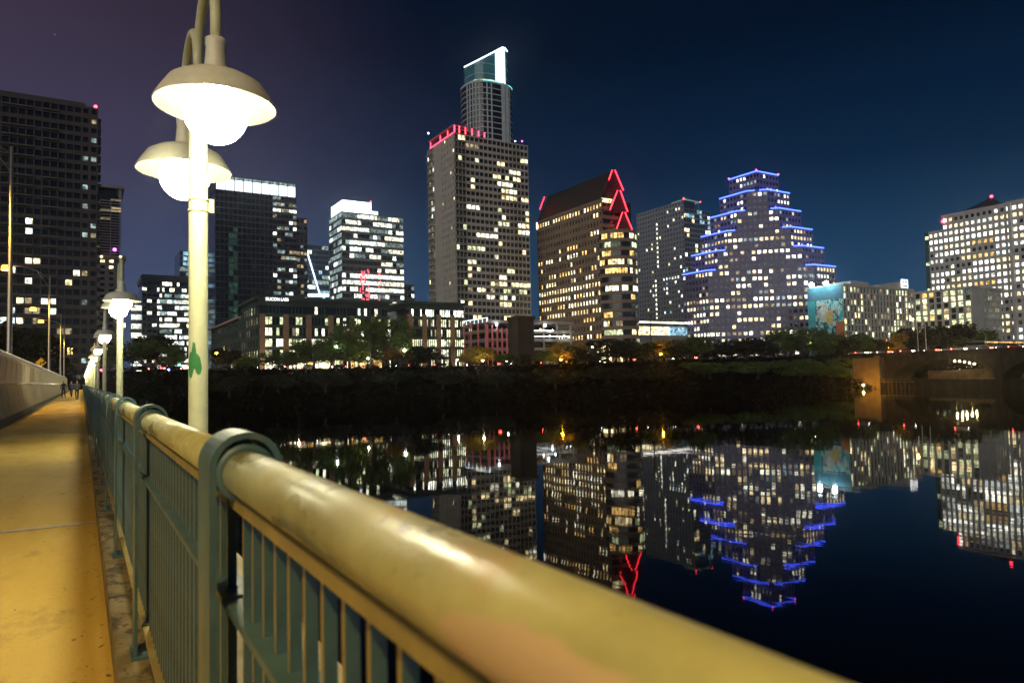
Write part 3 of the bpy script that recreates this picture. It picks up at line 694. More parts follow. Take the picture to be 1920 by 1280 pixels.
for j in range(1, nf): rgl.aab(x0 - .68, x0 + 5.9, Y - .88, Y - .84, G0 + j * fh + 1.05, G0 + j * fh + 1.12)
B.part('balcony_rails', rgl, MATS['balcony_concrete'], kind='stuff')
# curved crown with red neon columns: rises at the corner and sweeps down to the right
xq = on_y(908, 260, Y).x; redN = glow_mat('red_neon', (1, .04, .09), 6, 'AUTO'); redwall = wallmat('neon_tinted_wall', (.50, .22, .22))  # crown frame tinted pink, the neon's red light put into its colour
zk = on_y(852, 238, Y).z
pts = [(x0 + .2, y1 - 4), (x0 + .2, Y + .4)] + [(x0 + .2 + (xq - x0) * t, Y + .4) for t in (.25, .5, .75, 1)] + [(xq, y1 - 4)]
zz = [zk + .5, zk + 1.2, zk + .6, zk - 1.0, zk - 2.8, zt + 3.0, zt + 3.0]
B.part('crown', MB().prism([(x + .5, y + (.5 if y < y1 - 5 else 0)) for x, y in pts], zt + .01, [z - .5 for z in zz]), mat('crown_glass', (.05, .02, .025), .3))
fr = MB(); ne = MB()
for i, (t) in enumerate((.0, .16, .36, .58, .80, 1.0)):
    x = x0 + .2 + (xq - x0) * t; zh = zk + 1.2 - (zk + 1.2 - zt - 3.0) * t ** 1.7
    fr.aab(x - .35, x + .35, Y + .2, Y + .9, zt + .02, zh); ne.aab(x - .22, x + .22, Y - .05, Y + .18, zt + .3, zh - .2)
for i, t in enumerate((.25, .55, .97)):
    y = Y + (y1 - 4 - Y) * t; fr.aab(x0 - .05, x0 + .6, y - .35, y + .35, zt + .02, zk + .6); ne.aab(x0 - .28, x0 - .07, y - .2, y + .2, zt + .3, zk + .3)
for t in [k / 12 for k in range(12)]:
    xa, xb = x0 + .2 + (xq - x0) * t, x0 + .2 + (xq - x0) * (t + 1 / 12); za, zb = [zk + 1.2 - (zk + 1.2 - zt - 3.0) * q ** 1.7 for q in (t, t + 1 / 12)]
    fr.box((xa, Y + .1, za - .5), (xb - xa, 0, zb - za), (0, .9, 0), (0, 0, .6))
    fr.box((xa, Y + .3, (za + zt) / 2), (xb - xa, 0, (zb - za) / 2), (0, .5, 0), (0, 0, .4))
ne.aab(x0 - .25, x0 - .05, Y + .4, y1 - 4, zt + .1, zt + .4); fr.aab(x0 - .6, x0 + 1, Y, y1 - 3, zk + .6, zk + 1.1)
B.part('crown_frame', fr, redwall); B.part('neon_columns', ne, redN)
beacon(B, on_y(803, 250, Y + 25), .5, glow_mat('blue_white_lamp', (.6, .75, 1), 6)); beacon(B, on_y(979, 265, Y + 3), .45, glow_mat('magenta_lamp', (1, .1, .9), 5)); beacon(B, on_y(966, 265, Y + 3), .4, glow_mat('warm_roof_lamp', (1, .9, .6), 5))

# 9 --- the tallest tower, rounded, with slanted lit crown
Y = 400; a, b_ = on_y(866, 250, Y), on_y(966, 250, Y); cx = (a.x + b_.x) / 2 + 5.2; ax = (b_.x - a.x) / 2 * .84; cyy = Y + 12; ay = 15
zb = on_y(920, 158, Y).z; zl, zh = on_y(877, 128, Y).z, on_y(944, 90, Y).z
B = Bld('slanted_top_tower', 'tallest slender rounded tower with slanted roof edged in white light', loc=(cx, cyy, G0), indiv=40)
def ell(f, n=36, e=2.6):
    r = []
    for i in range(n):
        w = 2 * math.pi * i / n; c, s_ = math.cos(w), math.sin(w)
        r.append((cx + ax * f * math.copysign(abs(c) ** (2 / e), c), cyy + ay * f * math.copysign(abs(s_) ** (2 / e), s_)))
    return r
B.core.prism(ell(.97), G0, zb - .1)
nf = 50; fh = (zb - G0) / nf
for j in range(nf + 1): B.wall.prism(ell(1.0), G0 + j * fh - .28, G0 + j * fh + (.28 if j < nf else 1.2))
for i, q in enumerate(ell(1.0, 36)):
    if i in (19, 20, 21, 22, 23, 25, 26, 30): B.wall.aab(q[0] - .35, q[0] + .35, q[1] - .33, q[1] + .33, G0, zb)
    if i in (28, 29): B.wall.aab(q[0] - 1.1, q[0] + 1.1, q[1] - .45, q[1] + .4, G0, zb + .9)
for px, j in ((916, 40), (948, 40), (963, 40), (946, 43), (946, 35), (912, 33), (955, 32), (930, 30)):
    q = on_y(px, 250, Y + (0 if px < 955 else 6)); B.panes.append(('white' if j > 38 else 'warm', Vector((q.x, cyy - ay * 1.0 - .12 + (0 if px < 940 else 1.3 if px < 955 else 6.5), G0 + (j - .5) * fh)), 0 if px < 940 else .25 if px < 955 else .9, 5.0 if px < 955 else 2.5, 2.4))
B.done(wallmat('pale_slab_edge', (.46, .51, .53)))
k_ = ell(.84); xs0 = min(p[0] for p in k_); xs1 = max(p[0] for p in k_)
pp = [proj((p[0], p[1], (zb + zh) / 2)) for p in k_]; pl0, pl1 = min(pp), max(pp); tt = [(q - pl0) / (pl1 - pl0) for q in pp]
vis = [i for i in range(36) if ((k_[i][0] - cx) / ax ** 2 * (EYE.x - k_[i][0]) + (k_[i][1] - cyy) / ay ** 2 * (EYE.y - k_[i][1])) > -.05]
vis.sort(key=lambda i: tt[i]); zz = [on_y(q, 127 - 38 * min(1, t / .92) + max(0, t - .92) * 110, p[1]).z for p, q, t in zip(k_, pp, tt)]
B.part('crown', MB().prism(k_, zb, zz), mat('crown_blue_glass', (.03, .09, .12), .2, emit=(.05, .35, .4), estr=.06))
ring = MB()
for f_ in (.25, .5, .72):
    zq = zb + (zh - zb) * f_; pq = [p for p, z in zip(k_, zz) if z > zq + .5]
    kk = ell(.855); ring.prism([kk[i] for i in range(36) if zz[i] > zq + .3] or kk, zq - .2, zq + .2)
B.part('crown_rings', ring, MATS['pale_slab_edge'])
ed = MB(); order = list(range(36))
front = [i for i in range(18, 36)] + [0]
ed.tube([(k_[i][0], k_[i][1] - .2, zz[i] + .2) for i in vis], .38, 6); B.part('roof_edge_light', ed, whiteneon)
fi = [i for i in vis if .66 < tt[i] < .95]; pl = MB()
for i, i2 in zip(fi, fi[1:]):
    a, c = k_[i], k_[i2]; pl.quad((a[0], a[1] - .35, zb + .3), (c[0], c[1] - .35, zb + .3), (c[0], c[1] - .35, zz[i2] - .4), (a[0], a[1] - .35, zz[i] - .4))
for i, i2 in zip(fi, fi[1:]):
    a, c = k_[i], k_[i2]; pl.quad((c[0], c[1] - .2, zb + .3), (a[0], a[1] - .2, zb + .3), (a[0], a[1] - .2, zz[i] - .4), (c[0], c[1] - .2, zz[i2] - .4))
B.part('lit_panel', pl, glow_mat('crown_lit_panel', (.62, .95, 1), 1.5))
B.part('rim_light', MB().tube([(q[0], q[1], zb + .95) for q in ell(1.0)[24:36]], .22, 6), glow_mat('teal_rim', (.15, .8, .75), 1.6))
lw = MB()
for i in range(19, 27):
    a, c = ell(.85)[i], ell(.85)[i + 1]; lw.quad((a[0], a[1] - .3, zb + .6), (c[0], c[1] - .3, zb + .6), (c[0], c[1] - .3, zb + 2.6), (a[0], a[1] - .3, zb + 2.6))
B.part('lit_terrace', lw, LIT['green'])

# 10 --- brown tower with stacked red neon gables
Y = 262; X = on_y(1128, 380, Y).x; y1 = on_x(1006, 400, X).y; ze = on_y(1128, 372, Y).z; xe = on_y(1186, 430, Y).x
B = Bld('neon_gable_tower', 'brown stone office tower with stacked red neon triangles on gabled roof', loc=base_of(X, xe, Y, y1))
z2 = on_y(1165, 440, Y).z; nf = 19; fh = (ze - 1.0 - G0) / nf
B.core.aab(X + .4, xe - .4, Y + .4, y1 - .4, G0, ze - .3)
B.face((X, y1), (X, Y), G0, nf, fh, 23, (y1 - Y) / 23 * .52, fh * .5, fh * .25,
       rows(.05, ('warm', 'white', 'amber'), {18: .88, 16: .05, 13: .3, 11: .4, 10: .25, 9: .65, 8: .6, 7: .35, 6: .3, 5: .15, 3: .7, 2: .2, 1: .3}, .3, 61), .4)
B.wall.aab(X - .3, X + .45, Y - .2, y1, ze - 1.0, ze)
# bowed bay of ribbon windows at the river end
nb_ = 20; bx, by = (X + xe) / 2, Y + 2; brx, bry = (xe - X) / 2 + .6, 10.5
def arc(f, d=0): return [(bx + (brx * f + d) * math.cos(math.pi + math.pi * i / nb_), by + (bry * f + d) * math.sin(math.pi + math.pi * i / nb_)) for i in range(nb_ + 1)]
nfb = int((z2 - G0) / fh); zb0 = z2 - nfb * fh
B.core.prism(arc(.965) + [(xe - 1, by + 3), (X + 1, by + 3)], zb0, z2 - .2)
for j in range(nfb + 1):
    B.wall.prism(arc(1.0) + [(xe + .1, by + .2), (X - .1, by + .2)], zb0 + j * fh - (.75 if j else .0), zb0 + j * fh + (.85 if j < nfb else .9))
rg = random.Random(62); aa = arc(.975)
bayp = {nfb - 1: .28, nfb - 2: .4, nfb - 3: .4, nfb - 4: .6, nfb - 5: .4, nfb - 6: .04, nfb - 7: .25, nfb - 8: .05, nfb - 9: .03, nfb - 11: .2, nfb - 12: .3, nfb - 13: .08}
for j in range(nfb):
    run = None
    for i in range(nb_):
        if not (run and rg.random() < .6): run = rg.choice(('warm', 'white', 'amber', 'green', 'dim')) if rg.random() < bayp.get(j, .04) else None
        if run and j == nfb - 2: run = 'teal' if rg.random() < .6 else 'green'
        if run:
            p_, q_ = Vector((*aa[i], 0)), Vector((*aa[i + 1], 0)); u = q_ - p_
            c = (p_ + q_) / 2 + Vector((0, 0, zb0 + j * fh + .85 + (fh - 1.6) / 2)); nrm = Vector((u.y, -u.x, 0)).normalized()
            B.panes.append((run, c + nrm * .06, math.atan2(u.y, u.x), u.length * .86, fh - 1.75))
stone = wallmat('brown_stone', (.21, .155, .11)); B.done(stone)
# ribbon floors between bay and eaves, gable and roof
rbn = MB()
for j in range(int((ze - z2) / fh)): rbn.aab(X - .25, xe - 2.0 - j * 1.2, Y - .25, Y + 1.5, z2 + .9 + j * fh + fh * .45, z2 + .9 + j * fh + fh * .85)
B.part('spandrels', rbn, stone)
lp2 = MB(); q0, q1 = on_y(1112, 367, Y - 2), on_y(1161, 367, Y - 2); lp2.aab(X + .2, X + 7, Y - .02, Y + .36, q0.z - 1.6, q0.z + .2); B.part('lit_loggia', lp2, LIT['warm'])
zr = on_y(1147, 320, Y + 1).z; xr = on_y(1147, 320, Y + 1).x; roofM = mat('dark_slate_roof', (.014, .014, .017), .6, noise=.4, scale=.6)
yb = y1 - 1; rf = MB(); k = 0
rf.v += [Vector(v) for v in ((X - .2, Y + .5, ze), (xr, Y + .5, zr), (xe - 4, Y + .5, ze), (X - .2, yb, ze), (xr, yb, zr), (xe - 4, yb, ze))]
rf.f += [(0, 3, 4, 1), (1, 4, 5, 2), (2, 5, 3, 0), (0, 1, 2), (3, 5, 4)]
rfo = B.part('roof', rf, roofM)
rd = MB()
for i in range(24): yy = Y + 2 + (yb - Y - 3) * i / 23; rd.tube([(X - .25, yy, ze + .03), (xr, yy, zr + .03)], .05, 4)
rd.build('roof_seams', roofM, rfo, kind='stuff')
redG = mat('red_lit_glass', (.06, .010, .012), .4); tubeM = glow_mat('red_tube', (1, .022, .04), 7, 'AUTO')
gab = [((1150, 318), (1133, 357), (1169, 358)), ((1160, 356), (1140, 398), (1177, 398)), ((1169, 397), (1151, 438), (1188, 438))]
for i, (A_, L_, R_) in enumerate(gab):
    yy = Y - .6 - i * .9; a, l, r = on_y(*A_, yy), on_y(*L_, yy), on_y(*R_, yy); v = Vector((0, (Y + 1) - yy, 0)); g = MB(); k = 0
    g.v += [a, l, r, a + v, l + v, r + v]; g.f += [(0, 1, 2), (5, 4, 3), (0, 3, 4, 1), (1, 4, 5, 2), (2, 5, 3, 0)]
    go = B.part('gable', g, redG); f_ = Vector((0, -.3, 0))
    MB().tube([on_y(A_[0] + 3, A_[1] + 1, yy - .3), on_y(R_[0], R_[1] - 1, yy - .3)], .24, 6).build('neon_tube', tubeM, go)
    lt = .5 if i == 0 else .9
    MB().tube([on_y(A_[0] - 2, A_[1] + 1, yy - .3), on_y(A_[0] - 2 + (L_[0] - A_[0] + 4) * lt, A_[1] + (L_[1] - A_[1]) * lt, yy - .3)], .22, 6).build('neon_tube', tubeM, go)
MB().tube([on_x(1021, 369, X), on_x(1012, 393, X)], .25, 6).build('neon_tube', tubeM, B.root)
B.part('white_lamp', MB().aab(X - .6, X - .32, y1 - 1.2, y1 - .3, ze - 4.5, ze - .8), whiteglow)
# stone base with arches
ar = MB(); zA = on_y(1110, 640, Y - 11).z
for i in range(7): ar.aab(X - 8 + i * 3.2, X - 7 + i * 3.2, Y - 11, Y - 10, G0 - .3, zA - 1.5)
ar.aab(X - 8.3, X + 12.5, Y - 11.3, Y + 2, zA - 1.45, zA)
B.part('arcade', ar, wallmat('tan_arcade', (.45, .34, .2))); B.part('arcade_glow', MB().aab(X - 8, X + 12, Y - 7.2, Y - 7, G0, zA - 1.6), LIT['warm'])

# 11 --- pale apartment tower behind with glass canopy roof
Y = 365; c_ = on_y(1281, 375, Y); X = c_.x; zt = c_.z; y1 = on_x(1193, 395, X).y; xe = on_y(1331, 395, Y).x; z2 = on_y(1320, 395, Y).z
B = Bld('canopy_tower', 'pale blue apartment tower with lit glass roof canopy behind stepped tower', loc=base_of(X, xe, Y, y1), indiv=160)
nf = 34; fh = (zt - G0) / nf; B.solid(X, X + 12, Y, y1, G0, zt, .4)
rg = random.Random(71)
def l11(i, j, nb, nf):
    if i == 6 and j < 19: return 'white'
    if i == 7 and 20 < j < 31: return 'white'
    if i > 8 and j < 20: return rg.choice(('cool', 'blue', 'white')) if rg.random() < (.42 if j < 7 else .28) else None
    return rg.choice(('white', 'warm')) if rg.random() < .07 else None
B.face((X, y1), (X, Y), G0, nf, fh, 17, (y1 - Y) / 17 * .5, fh * .5, fh * .25, l11, .4)
B.core.aab(X + 12.02, xe - .3, Y + .3, Y + 25, G0, z2 - .02)
n2 = 32; f2 = (z2 - G0) / n2
B.face((X, Y), (xe, Y), G0, n2, f2, 10, (xe - X) / 10 - .2, f2 * .7, f2 * .2, rows(.08, ('warm', 'white', 'blue'), {-2: .5, -3: .4, -4: .25, -5: .2}, .4, 72), .3, t0=.4)
B.done(wallmat('pale_blue_concrete', (.25, .28, .31)), glassB)
cz = zt + .5; ca = MB().box((X + 1, Y - 1, cz), (15, 0, -.9), (0, 14, 0), (0, 0, .35)); B.part('canopy', ca, mat('canopy_glass', (.35, .42, .36), .4, emit=(.6, .85, .65), estr=.22))
cb = MB()
for i in range(8): cb.box((X + 1 + i * 2.1, Y - 1.05, cz - .3 - i * .126), (.2, 0, 0), (0, 14.1, 0), (0, 0, .25))
cb.aab(X + 2, X + 2.4, Y + .5, Y + .9, z2, cz - .3); cb.aab(xe - 11, xe - 10.6, Y + .5, Y + .9, z2, cz - 1); B.part('canopy_beams', cb, MATS['pale_blue_concrete'])
beacon(B, (X + .5, Y, zt + 1.2), .5); beacon(B, (X + 16, Y - 1, cz - .4), .4); beacon(B, (X + 10, Y + 12, cz + .8), .4)
# 11b --- low pavilion in front with a line of light
Y = 285; a, b_ = on_y(1196, 602, Y), on_y(1292, 602, Y)
B = Bld('river_pavilion', 'low pavilion with glowing roofline and lit glass hall between two towers', loc=base_of(a.x, b_.x, Y, Y + 18))
zt = a.z; zf = on_y(1240, 630, Y).z; B.solid(a.x, b_.x, Y, Y + 18, G0, zt - 1, .3)
xg = on_y(1256, 620, Y).x; zg0, zg1 = on_y(1220, 628, Y).z, on_y(1220, 612, Y).z
B.wall.aab(a.x, b_.x, Y - .1, Y + .3, G0, zg0); B.wall.aab(a.x, b_.x, Y - .1, Y + .3, zg1, zg1 + .8); B.wall.aab(a.x - 1, b_.x + 1, Y - 2, Y + 18, zt - 1, zt - .3)
n_ = 16; w_ = (xg - a.x) / n_
for i in range(n_):
    B.panes.append(('warm' if i % 3 else 'white', Vector((a.x + (i + .5) * w_, Y + .22, (zg0 + zg1) / 2)), 0, w_ * .85, zg1 - zg0 - .05))
B.panes.append(('blue', Vector(((xg + b_.x) / 2, Y + .2, (zg0 + zg1) / 2)), 0, b_.x - xg - .4, zg1 - zg0 - .05))
B.done(wallmat('pavilion_wall', (.2, .2, .22))); B.part('roofline_light', MB().aab(a.x - .8, b_.x + .8, Y - 2.3, Y - 2.02, zt - 1.0, zt - .2), glow_mat('roofline_light', (1, .93, .85), 2.5))
pl_ = MB(); rg = random.Random(2)
for i in range(160):
    c = Vector((rg.uniform(a.x + 4, b_.x - 8), rg.uniform(Y, Y + 1), zt + rg.uniform(0, 1.2))); pl_.quad(c, c + Vector((.5, 0, .1)), c + Vector((.5, 0, .6)), c + Vector((0, .2, .5)))
B.part('roof_planting', pl_, mat('planting_leaf', (.12, .13, .02), .8), kind='stuff')

# 12 --- stepped tower edged in blue light
D0 = on_y(1418, 322, 250); bx, by, zt = D0.x, D0.y, D0.z; s_ = 3.75; st = 10.25
B = Bld('stepped_tower', 'grey stepped ziggurat tower with blue light along every terrace edge', loc=(bx + 10, by + 10, G0))
blueN = glow_mat('blue_neon', (.045, .09, 1), 5.5, 'AUTO'); parap = MB(); rg = random.Random(81); strips = []
wl_, sl_ = 18.6, 17.6
stepM = wallmat('grey_granite', (.15, .145, .25))
lowrows = [None] * 6
for k in range(6):
    top = zt - k * st; bot = zt - (k + 1) * st if k < 5 else G0
    P0 = (bx - s_ * k, by + s_ * k + wl_); P1 = (bx - s_ * k, by + s_ * k); P2 = (bx + s_ * k, by - s_ * k); P3 = (bx + s_ * k + sl_, by - s_ * k)
    nf = 3 if k < 5 else 14; fh = (top - bot) / nf
    rp = {0: .10, 1: .2, 2: .2} if k < 5 else {0: .35, 1: .3, 2: .12, 3: .55, 4: .6, 5: .12, 6: .3, 7: .15, 8: .6, 9: .65, 10: .15, 11: .12, 12: .25, 13: .3}
    if k == 3: rp = {0: .35, 1: .85, 2: .1}
    if k == 4: rp = {0: .15, 1: .2, 2: .5}
    lf = rows(.15, ('white', 'warm', 'white', 'dimcool', 'warm', 'dim'), rp, .35, 82 + k)
    e = .35; h = e * .99
    x_e, y_n = P3[0], P0[1]
    core = [(P0[0] + e, P0[1]), (P1[0] + e, P1[1] + e * .4), (P2[0] + e * .4, P2[1] + e), (P3[0], P3[1] + e), (x_e, y_n)]
    if k == 0: core = [(P0[0] + e, P0[1]), (P1[0] + e, P1[1] + e), (P3[0], P3[1] + e), (x_e, y_n)]
    B.core.prism(core, bot, top - .1)
    B.face(P0, P1, bot, nf, fh, 8, wl_ / 8 * .62, fh * .5, fh * .25, lf, e)
    B.face(P2, P3, bot, nf, fh, 7, sl_ / 7 * .62, fh * .5, fh * .25, lf, e, t0=e if k == 0 else .0)
    if k:
        wd = math.hypot(P2[0] - P1[0], P2[1] - P1[1]); B.face(P1, P2, bot, nf, fh, max(2, round(wd / 2.75)), 1.72, fh * .5, fh * .25, lf, e)
    # light strips standing on the terrace edge, wrapping a little onto the chamfer
    up_ = 3.0 if k else 0
    zz = top + .35
    def seg(a, c, nx, ny): strips.append(((a[0] + nx * .15, a[1] + ny * .15, zz), (c[0] + nx * .15, c[1] + ny * .15, zz)))
    seg(P0, P1, -1, -.2); seg(P2, P3, -.2, -1)
    if k:
        v = Vector((P2[0] - P1[0], P2[1] - P1[1])).normalized() * min(5.0, s_ * 1.1)
        seg(P1, (P1[0] + v.x, P1[1] + v.y), -.7, -.7); seg((P2[0] - v.x, P2[1] - v.y), P2, -.7, -.7)
B.done(stepM)
for a, c in strips: B.part('blue_light_strip', MB().tube([a, c], .34, 6), blueN)
for q in ((bx, by, zt + .9), (bx, by + wl_, zt + .9), (bx + sl_, by, zt + .9)): beacon(B, q, .45, glow_mat('pink_beacon', (1, .05, .35), 7))

# 13 --- hotel with mural
Y = 196.6; c_ = on_y(1580, 531, Y); X = c_.x; zt = c_.z; y1 = on_x(1513, 543, X).y; xe = on_y(1713, 545, Y).x
B = Bld('mural_hotel', 'white gridded hotel with teal mural on its end wall and lit rooms', loc=base_of(X, xe, Y, y1))
nf = 11; fh = (zt - 1.0 - 15) / nf; B.core.aab(X + .6, xe, Y + .6, y1 - .3, 15, zt - .8)
hl = ('green', 'green', 'warm', 'white', 'dim')
B.face((X, Y), (xe, Y), 15, nf, fh, 22, (xe - X) / 22 * .62, fh * .78, fh * .10, rows(.27, hl, None, .25, 91), .6)
B.wall.aab(X - .02, xe + .3, Y - .3, y1, zt - 1.0, zt); B.wall.aab(X, X + .58, Y + .62, y1, 15, zt - 1.01)
y2 = on_x(1821, 545, xe).y; xw = on_y(1877, 552, y2).x
B.core.aab(xe + .6, xw - .6, y2 + .6, Y + 14, 15, zt - 2.3)
n2 = 11; f2 = (zt - 2.5 - 15) / n2
B.face((xe, Y - .05), (xe, y2), 15, n2, f2, 8, (Y - y2) / 8 * .66, f2 * .78, f2 * .1, rows(.46, ('green', 'warm', 'dim', 'amber', 'green'), None, .3, 92), .6)
xq = xe + 11; B.wall.aab(xe + .005, xq, y2 - .02, y2 + .6, 15, zt - 2.3)
B.face((xq, y2), (xw, y2), 15, n2, f2, 8, 1.2, f2 * .7, f2 * .15, rows(.28, ('dimcool', 'dim', 'green'), None, .2, 93), .6)
B.wall.aab(xe - .2, xw + .2, y2 - .3, Y + 14, zt - 2.5, zt - 1.6)
pz = on_y(1690, 528, Y + 4); B.wall.aab(X + 12, X + 26, Y + 4, y1 - 4, zt, zt + 2.2); B.wall.prism([(X + 34, Y + 3), (xe - .5, Y + 3), (xe - .5, y1 - 3), (X + 34, y1 - 3)], zt + .01, [zt + 1.5, zt + 4.4, zt + 4.4, zt + 1.5])
B.done(wallmat('hotel_white_frame', (.42, .42, .40)))
# white rooftop sign with two rows of dark marks
sgx = on_y(1697, 535, Y + 2.4); S2 = B.part('roof_sign', MB().aab(sgx.x - 2.7, sgx.x + 2.7, Y + 2.4, Y + 2.9, zt + .15, zt + 4.9), glow_mat('sign_white', (1, 1, 1), 1.5))
mk = MB()
for x_, z_, w_, h_ in ((-1.9, 3.1, .9, .9), (-.1, 3.05, .6, .5), (.5, 3.1, .6, .8), (1.2, 3.1, .7, .6), (-1.6, .9, .5, .9), (-.95, .9, .55, .7), (-.2, .9, .55, .8), (.45, .9, .5, .7), (1.05, .9, .6, .9)): mk.aab(sgx.x + x_, sgx.x + x_ + w_, Y + 2.33, Y + 2.395, zt + .15 + z_, zt + .15 + z_ + h_)
mk.build('sign_lettering', blk, S2)
# mural: abstract painted wall of teal, cream, rust and blue
mu = bpy.data.materials.new('mural_paint'); mu.use_nodes = True; n = mu.node_tree.nodes; L = mu.node_tree.links; b = n['Principled BSDF']; b.inputs['Roughness'].default_value = .8
tc = n.new('ShaderNodeTexCoord'); nz = n.new('ShaderNodeTexNoise'); nz.inputs['Scale'].default_value = .17; nz.inputs['Detail'].default_value = 2; nz.inputs['Distortion'].default_value = 2.5
L.new(tc.outputs['Object'], nz.inputs['Vector']); rp = n.new('ShaderNodeValToRGB'); rp.color_ramp.interpolation = 'CONSTANT'
cols = [(0, (.02, .10, .14)), (.34, (.05, .36, .42)), (.44, (.10, .55, .60)), (.50, (.62, .66, .58)), (.55, (.55, .44, .14)), (.585, (.15, .42, .55)), (.64, (.04, .14, .22)), (.68, (.5, .17, .06))]
rp.color_ramp.elements[0].color = (*cols[0][1], 1); rp.color_ramp.elements[1].position = cols[1][0]; rp.color_ramp.elements[1].color = (*cols[1][1], 1)
for p_, c in cols[2:]: e = rp.color_ramp.elements.new(p_); e.color = (*c, 1)
wv = n.new('ShaderNodeTexWave'); wv.inputs['Scale'].default_value = .2; wv.inputs['Distortion'].default_value = 9; wv.inputs['Detail'].default_value = 2; L.new(tc.outputs['Object'], wv.inputs['Vector'])
th_ = n.new('ShaderNodeMath'); th_.operation = 'LESS_THAN'; th_.inputs[1].default_value = .09; L.new(wv.outputs['Fac'], th_.inputs[0])
mx = n.new('ShaderNodeMix'); mx.data_type = 'RGBA'; mx.inputs['B'].default_value = (.015, .05, .07, 1); L.new(th_.outputs[0], mx.inputs['Factor']); L.new(nz.outputs[0], rp.inputs[0]); L.new(rp.outputs[0], mx.inputs['A'])
L.new(mx.outputs['Result'], b.inputs['Base Color'])
MU = B.part('mural', MB().aab(X - .08, X - .03, Y + .1, y1 - .1, 15.5, zt - .2), mu, label='abstract teal, cream and rust painted mural')
bandM = [((.03, .14, .20), 0, 1, .80, .997), ((.05, .40, .46), .0, .22, .35, .80), ((.50, .16, .05), .78, 1, .18, .48), ((.03, .25, .5), .78, 1, .13, .18), ((.55, .57, .50), .30, .62, .52, .74), ((.60, .45, .12), .52, .72, .45, .66), ((.70, .75, .75), .36, .5, .60, .70)]
for i, (c, t0, t1, h0, h1) in enumerate(bandM):
    yy0, yy1 = y1 - .1 - (y1 - Y - .2) * t1, y1 - .1 - (y1 - Y - .2) * t0; zz0, zz1 = 15.5 + (zt - 15.7) * h0, 15.5 + (zt - 15.7) * h1; nseg = 18; pts = []
    d_ = -.09 - .004 * i
    if i in (0, 1, 2, 3): MB().aab(X + d_, X + d_ + .003, yy0, yy1, zz0, zz1).build('painted_field', mat('mural_%d' % i, c, .8, noise=.35, scale=.9), MU)
    else:
        mb = MB(); cy_, cz_ = (yy0 + yy1) / 2, (zz0 + zz1) / 2
        for q in range(nseg): w = 2 * math.pi * q / nseg; r_ = 1 + .14 * math.sin(3 * w + i); mb.v.append(Vector((X + d_, cy_ - (yy1 - yy0) / 2 * r_ * math.cos(w), cz_ + (zz1 - zz0) / 2 * r_ * math.sin(w))))
        mb.f.append(tuple(range(nseg))); mb.build('painted_field', mat('mural_%d' % i, c, .8, noise=.45, scale=.7), MU)
def point(name, p, e, col, r=.3, parent=None):
    l = bpy.data.lights.new(name, 'POINT'); l.energy = e; l.color = col; l.shadow_soft_size = r
    o = bpy.data.objects.new(name, l); COL.objects.link(o); o.location = p
    if parent is not None:
        o.parent = parent
        if parent.get('_local') is None and parent.location.length > 0: o.matrix_parent_inverse = Matrix.Translation(parent.location).inverted()
    return o
fl_ = glow_mat('floodlight_lens', (.80, 1, 1), 80, 'AUTO')
for t in (.28, .68):
    yy = y1 - (y1 - Y) * t; B.part('floodlight', MB().tube([(X - .1, yy, zt - .2), (X - 3.2, yy, zt + .9)], .08, 6).aab(X - 3.9, X - 3.0, yy - .6, yy + .6, zt + .9, zt + 1.5), steel)
    B.part('floodlight_lens', sphere((X - 3.5, yy, zt + .6), 1.05, 12, 6), fl_, True)
# terrace canopy with amber lights and the blue lit restaurant at its foot
B.part('restaurant_hall', MB().aab(xe - 12, xw + 6, y2 - 9, y2 - 1, 15.2, 19.0), wallmat('restaurant_wall', (.2, .24, .26)))
for i in range(9): B.part('restaurant_window', MB().aab(xe - 9 + i * 4.3, xe - 5.4 + i * 4.3, y2 - 9.1, y2 - 9.03, 15.8, 18.2), LIT['blue'] if i % 3 else LIT['cool'])
ca = MB()
for i in range(20): ca.aab(xe - 12 + i * 2.0, xe - 11.2 + i * 2.0, y2 - 10.5, y2 - 10.2, 19.9, 20.4)
B.part('terrace_lights', ca, LIT['amber'], kind='stuff'); B.part('terrace_roof', MB().aab(xe - 13, xw + 7, y2 - 11, y2 - 1, 20.42, 20.8), MATS['restaurant_wall'])

# 14 --- big white office at the right edge
X = on_z(0, 0, 20).x * 0 + 436; yA = on_x(1741, 450, X).y; yB = yA - 95; zt = on_x(1865, 386, X).z - 1; zs = on_x(1745, 440, X).z; yS = on_x(1766, 410, X).y
B = Bld('hip_roof_office', 'broad white office building with dark hipped roof and bright windows at right edge', loc=(X + 20, (yA + yB) / 2, 15))
nf = 21; fh = (zt - 15) / nf; ns = 19
B.core.aab(X + .5, X + 50, yB, yS, 15, zt - .1); B.core.aab(X + .5, X + 30, yS + .02, yA - .4, 15, 15 + ns * fh)
bw = 3.05; nA = round((yA - yS) / bw); nB = round((yS - yB) / bw)
hot = {-1: .25, -2: .55, -3: .5, -4: .75, -5: .6, -6: .5, -7: .25, -8: .2, -9: .7, -10: .72, -11: .75, -12: .55, -13: .6}
g1 = rows(.25, ('white', 'warm', 'cool', 'white', 'bright'), hot, .5, 95)
iC0 = round((yS - on_x(1826, 470, X).y) / bw); iC1 = iC0 + 4
def g14(i, j, nb, nf):
    k = g1(i, j, nb, nf)
    if iC0 <= i < iC1: return {20: None, 19: 'cool', 18: 'white', 17: 'bright', 16: 'amber', 15: None, 14: 'amber', 13: 'bright', 12: 'bright', 11: 'cool', 10: 'amber'}.get(j, k)
    return k
B.face((X, yS), (X, yS - nB * bw), 15, nf, fh, nB, 1.75, fh * .52, fh * .25, g14, .5)
hot2 = {-1: .6, -2: .8, -3: .6, -4: .3, -6: .1, -7: .95, -8: .95, -9: .6}
